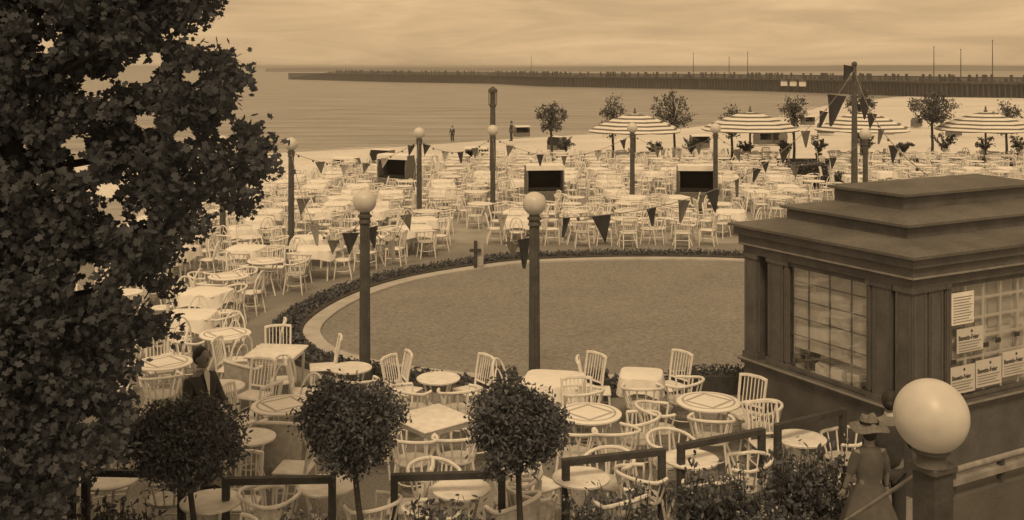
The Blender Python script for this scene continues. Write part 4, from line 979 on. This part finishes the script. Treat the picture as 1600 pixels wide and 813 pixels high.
def person(label, loc, rz, H, arms, cloth, hair_bun=False, dress=False, hat=False, small=1.0):
    """faces local +y; arms: list of (elbow, hand) in local metres for left (-x) and right (+x)"""
    k = H/1.75; r = thing('person', label, 'person', loc, rz)
    def q(x, y_, z_): return (x*k, y_*k, z_*k)
    V = [q(0, 0, .95), q(0, .0, 1.15), q(0, -.01, 1.35), q(0, 0, 1.47), q(0, .01, 1.55), q(0, .015, 1.60)]; E = [(0, 1), (1, 2), (2, 3), (3, 4), (4, 5)]
    R = [(.145*k, .11*k), (.13*k, .095*k), (.155*k, .105*k), (.07*k, .07*k), (.05*k, .05*k), (.055*k, .06*k)]
    hands = []
    for sgn, (el, hd) in zip((-1, 1), arms):
        b_ = len(V); V += [q(.17*sgn, -.01, 1.40), q(*el), q(*hd)]; E += [(2, b_), (b_, b_+1), (b_+1, b_+2)]; R += [.055*k, .043*k, .03*k]; hands.append((q(*el), q(*hd)))
    for sgn in (-1, 1):
        b_ = len(V); V += [q(.09*sgn, 0, .88), q(.10*sgn, .02, .48), q(.10*sgn, -.02, .08), q(.11*sgn, .12, .04)]; E += [(0, b_), (b_, b_+1), (b_+1, b_+2), (b_+2, b_+3)]; R += [.085*k, .058*k, .04*k, (.04*k, .03*k)]
    body = skin('body', V, E, R, M['skin'], r)
    hb = MB(); head(hb, q(0, .02, 1.645), k)
    for (e_, h_) in hands: hand(hb, h_, Vector(h_)-Vector(e_), k)
    # join head and hands into the body mesh
    me = body.data; vs = [tuple(v.co) for v in me.vertices]; fs = [tuple(p_.vertices) for p_ in me.polygons]; mb_ = MB(); mb_.add(vs, fs); mb_.merge(hb)
    body.data = mb_.mesh('body', M['skin'], True)
    # hair
    hm = MB(); c = q(0, -.005, 1.665); hm.ball(c, .108*k, 18, 12, (.86, 1.0, 1.12)); 
    hm.v = [(x, min(y_, c[1]+.075*k if z_ > c[2]+.03*k else c[1]+.02*k), z_) for x, y_, z_ in hm.v]
    if hair_bun: hm.ball((0, c[1]-.085*k, c[2]-.03*k), .05*k, 10, 8)
    hm.build('hair', M['hair'], r, True)
    if dress:
        pr = [(.40, .36), (.36, .55), (.27, .80), (.17, 1.0), (.155, 1.05), (.185, 1.2), (.19, 1.34), (.15, 1.44), (.07, 1.49)]
        n = 40; vs = []
        for i, (rad, z_) in enumerate(pr):
            for j in range(n): a_ = 2*math.pi*j/n; w2 = 1+.07*math.sin(a_*10)*max(0, (1.0-z_)/.6); vs.append((rad*k*w2*math.cos(a_), rad*.72*k*w2*math.sin(a_), z_*k))
        MB().add(vs, [(i*n+j, i*n+(j+1) % n, (i+1)*n+(j+1) % n, (i+1)*n+j) for i in range(len(pr)-1) for j in range(n)]).build('dress', M[cloth], r, True)
        sl = MB()
        for sgn, (e_, h_) in zip((-1, 1), hands): s0 = Vector(q(.15*sgn, -.01, 1.41)); MB().tube([s0, s0.lerp(Vector(e_), .5), Vector(e_)], [.075*k, .075*k, .055*k], 12).build('sleeve', M[cloth], r, True)
    else:
        V2 = [q(0, 0, .84), q(0, 0, 1.1), q(0, -.01, 1.34), q(0, 0, 1.46)]; E2 = [(0, 1), (1, 2), (2, 3)]; R2 = [(.185*k, .14*k), (.165*k, .125*k), (.19*k, .13*k), (.085*k, .085*k)]
        for sgn, (el, hd) in zip((-1, 1), arms):
            b_ = len(V2); e_ = Vector(q(*el)); h_ = Vector(q(*hd)); V2 += [q(.185*sgn, -.01, 1.385), tuple(e_), tuple(e_.lerp(h_, .88))]; E2 += [(2, b_), (b_, b_+1), (b_+1, b_+2)]; R2 += [.078*k, .06*k, .046*k]
        skin('jacket', V2, E2, R2, M[cloth], r)
        V3 = [q(0, 0, .9)]; E3 = []; R3 = [(.15*k, .12*k)]
        for sgn in (-1, 1): b_ = len(V3); V3 += [q(.095*sgn, 0, .82), q(.105*sgn, .02, .45), q(.105*sgn, -.02, .07)]; E3 += [(0, b_), (b_, b_+1), (b_+1, b_+2)]; R3 += [.1*k, .085*k, .075*k]
        skin('trousers', V3, E3, R3, M['suit'], r)
        sf = MB(); sf.add([q(-.045, .105, 1.45), q(.045, .105, 1.45), q(0, .148, 1.18), q(-.03, .09, 1.5), q(.03, .09, 1.5)], [(0, 2, 1), (0, 1, 4, 3)])
        sf.lathe([(.062*k, 1.485*k), (.06*k, 1.53*k)], 14, cap=False); sf.build('shirt', M['shirt'], r)
        bt = MB(); 
        for sgn in (-1, 1): bt.box(q(.105*sgn, .05, .04), (.1*k, .28*k, .08*k), ch=.02)
        bt.build('shoes', M['dark'], r)
    if hat:
        hp = MB().lathe([(.0, 1.80), (.09, 1.795), (.115, 1.74), (.12, 1.70), (.24, 1.655), (.245, 1.645), (.12, 1.685), (.1, 1.69)], 28, cap=False)
        hp.v = [(x*k, y_*k, (z_+.06)*k+.018*math.sin(math.atan2(y_, x)*3)) for x, y_, z_ in hp.v]; hp.build('hat', M['straw'], r, True)
        MB().lathe([(.121*k, 1.765*k), (.118*k, 1.80*k)], 24, cap=False).build('hat_band', M['dark'], r, True)
    return r
try:
    w = at(314, 560, 13.05)
    person('waiter in dark suit and white shirt front standing behind the left ball tree', (w.x, w.y, 0), -2.1, 1.76, [((-.25, .06, 1.14), (-.12, .30, 1.10)), ((.25, .02, 1.12), (.16, .30, 1.12))], 'suit')
    g = onz(1358, 672, 1.40)
    person('girl in wide-brimmed pale hat and full pale dress seen from behind', (g.x, g.y, 0), .15, 1.46, [((-.24, .02, 1.15), (-.28, .1, .92)), ((.24, .02, 1.15), (.28, .1, .92))], 'dress', dress=True, hat=True)
    g2 = at(1388, 640, 11.6)
    person('person in dark clothes with dark hair beside the girl in the hat', (g2.x+.05, g2.y+.1, 0), -.3, 1.64, [((-.26, .03, 1.13), (-.22, .18, .92)), ((.26, .03, 1.13), (.30, .26, 1.10))], 'suit', hair_bun=True)
    wd = at(703, 222, 100)
    person('bather standing in the shallow water beyond the second far lamp', (wd.x, 104, -2.15), 2.9, 1.6, [((-.24, .02, 1.15), (-.28, .1, .92)), ((.24, .02, 1.15), (.28, .1, .92))], 'suit')
    wd = at(799, 222, 92)
    person('person in dark clothes standing beside the beach chair near the waterline', (wd.x, 92, beach_z(wd.x, 92)), 1.2, 1.7, [((-.24, .02, 1.15), (-.28, .1, .92)), ((.24, .02, 1.15), (.28, .1, .92))], 'suit')
except Exception as ex:
    print('PERSON FAIL', ex); raise

# ------------------------------------------------------------ the big tree at the left
rng = np.random.default_rng(11)
BY = [(-260, 330), (-60, 370), (0, 352), (22, 345), (48, 270), (62, 262), (78, 330), (98, 385), (130, 393), (150, 372), (180, 375), (205, 400), (228, 440), (262, 432), (290, 402), (315, 418), (335, 372), (352, 350), (375, 300), (395, 330), (410, 250), (440, 262), (468, 305), (500, 290), (520, 262), (535, 222), (600, 206), (640, 215), (700, 205), (738, 165), (765, 110), (830, 95)]
by = np.array([b_[0] for b_ in BY]); bxx = np.array([b_[1] for b_ in BY])
GAPS = [(215, 112, 20, 13), (150, 133, 17, 9), (228, 190, 12, 8), (18, 233, 12, 8), (118, 228, 14, 9), (126, 257, 10, 9), (170, 297, 14, 8), (176, 328, 14, 7), (210, 455, 16, 8), (285, 210, 12, 5), (125, 450, 7, 9), (300, 120, 8, 8), (352, 205, 8, 10), (60, 20, 8, 5), (245, 95, 6, 8), (142, 656, 6, 4), (140, 420, 12, 5), (245, 480, 6, 8), (220, 340, 5, 5), (200, 120, 14, 8), (75, 70, 6, 4), (330, 325, 8, 6)]
cl = []
while len(cl) < 3300:
    px = rng.uniform(-330, 450); py = rng.uniform(-260, 830); d = rng.uniform(8.2, 10.9)
    lim = np.interp(py, by, bxx)-20+rng.normal()*5
    if px > lim: continue
    if px < -40 and rng.random() < .45: continue
    if any(((px-gx)/(gw+16))**2+((py-gy)/(gh+13))**2 < 1 for gx, gy, gw, gh in GAPS): continue
    cl.append(at(px, py, d))
pts = []
for c in cl:
    n = rng.integers(26, 38)
    for _ in range(n):
        q = np.array(c)+rng.normal(size=3)*np.array([.075, .085, .06]); px = CX+F*q[0]/q[1]; py = HY+F*(EYE-q[2])/q[1]
        if any(((px-gx)/(gw+5))**2+((py-gy)/(gh+4))**2 < 1 for gx, gy, gw, gh in GAPS): continue
        pts.append(q)
bt = thing('large_tree', 'large dark broad-leaved tree filling the left side of the view', 'tree', (-4.4, 9.6, 0))
bo = np.array([-4.4, 9.6, 0]); leaves('crown', np.array(pts)-bo, .066, M['leaf'], bt, 'lobed', 12, flat=1.2)
tm = MB(); tm.tube([(0, 0, 0), (.1, .1, 1.5), (0, 0, 3.2), (-.2, 0, 5), (-.1, 0, 6.6)], [.26, .21, .18, .14, .08], 12)
for k in range(46):
    c = np.array(cl[rng.integers(len(cl))])-bo; z0 = max(1.0, min(5.5, c[2]-rng.uniform(.2, 1.2)))
    tm.tube([(0, 0, z0), tuple(np.array([0, 0, z0])*.5+c*.5+np.array([0, 0, -.12])), tuple(c)], [.05, .03, .01], 5)
tm.build('trunk', M['bark'], bt, True)

for o in COL.objects:
    l = o.get('label')
    if l and len(l.split()) > 16: print('LONG', l)

from collections import Counter
cc = Counter(o['label'] for o in COL.objects if o.get('label')); print('DUP', [k for k, v in cc.items() if v > 1][:10])
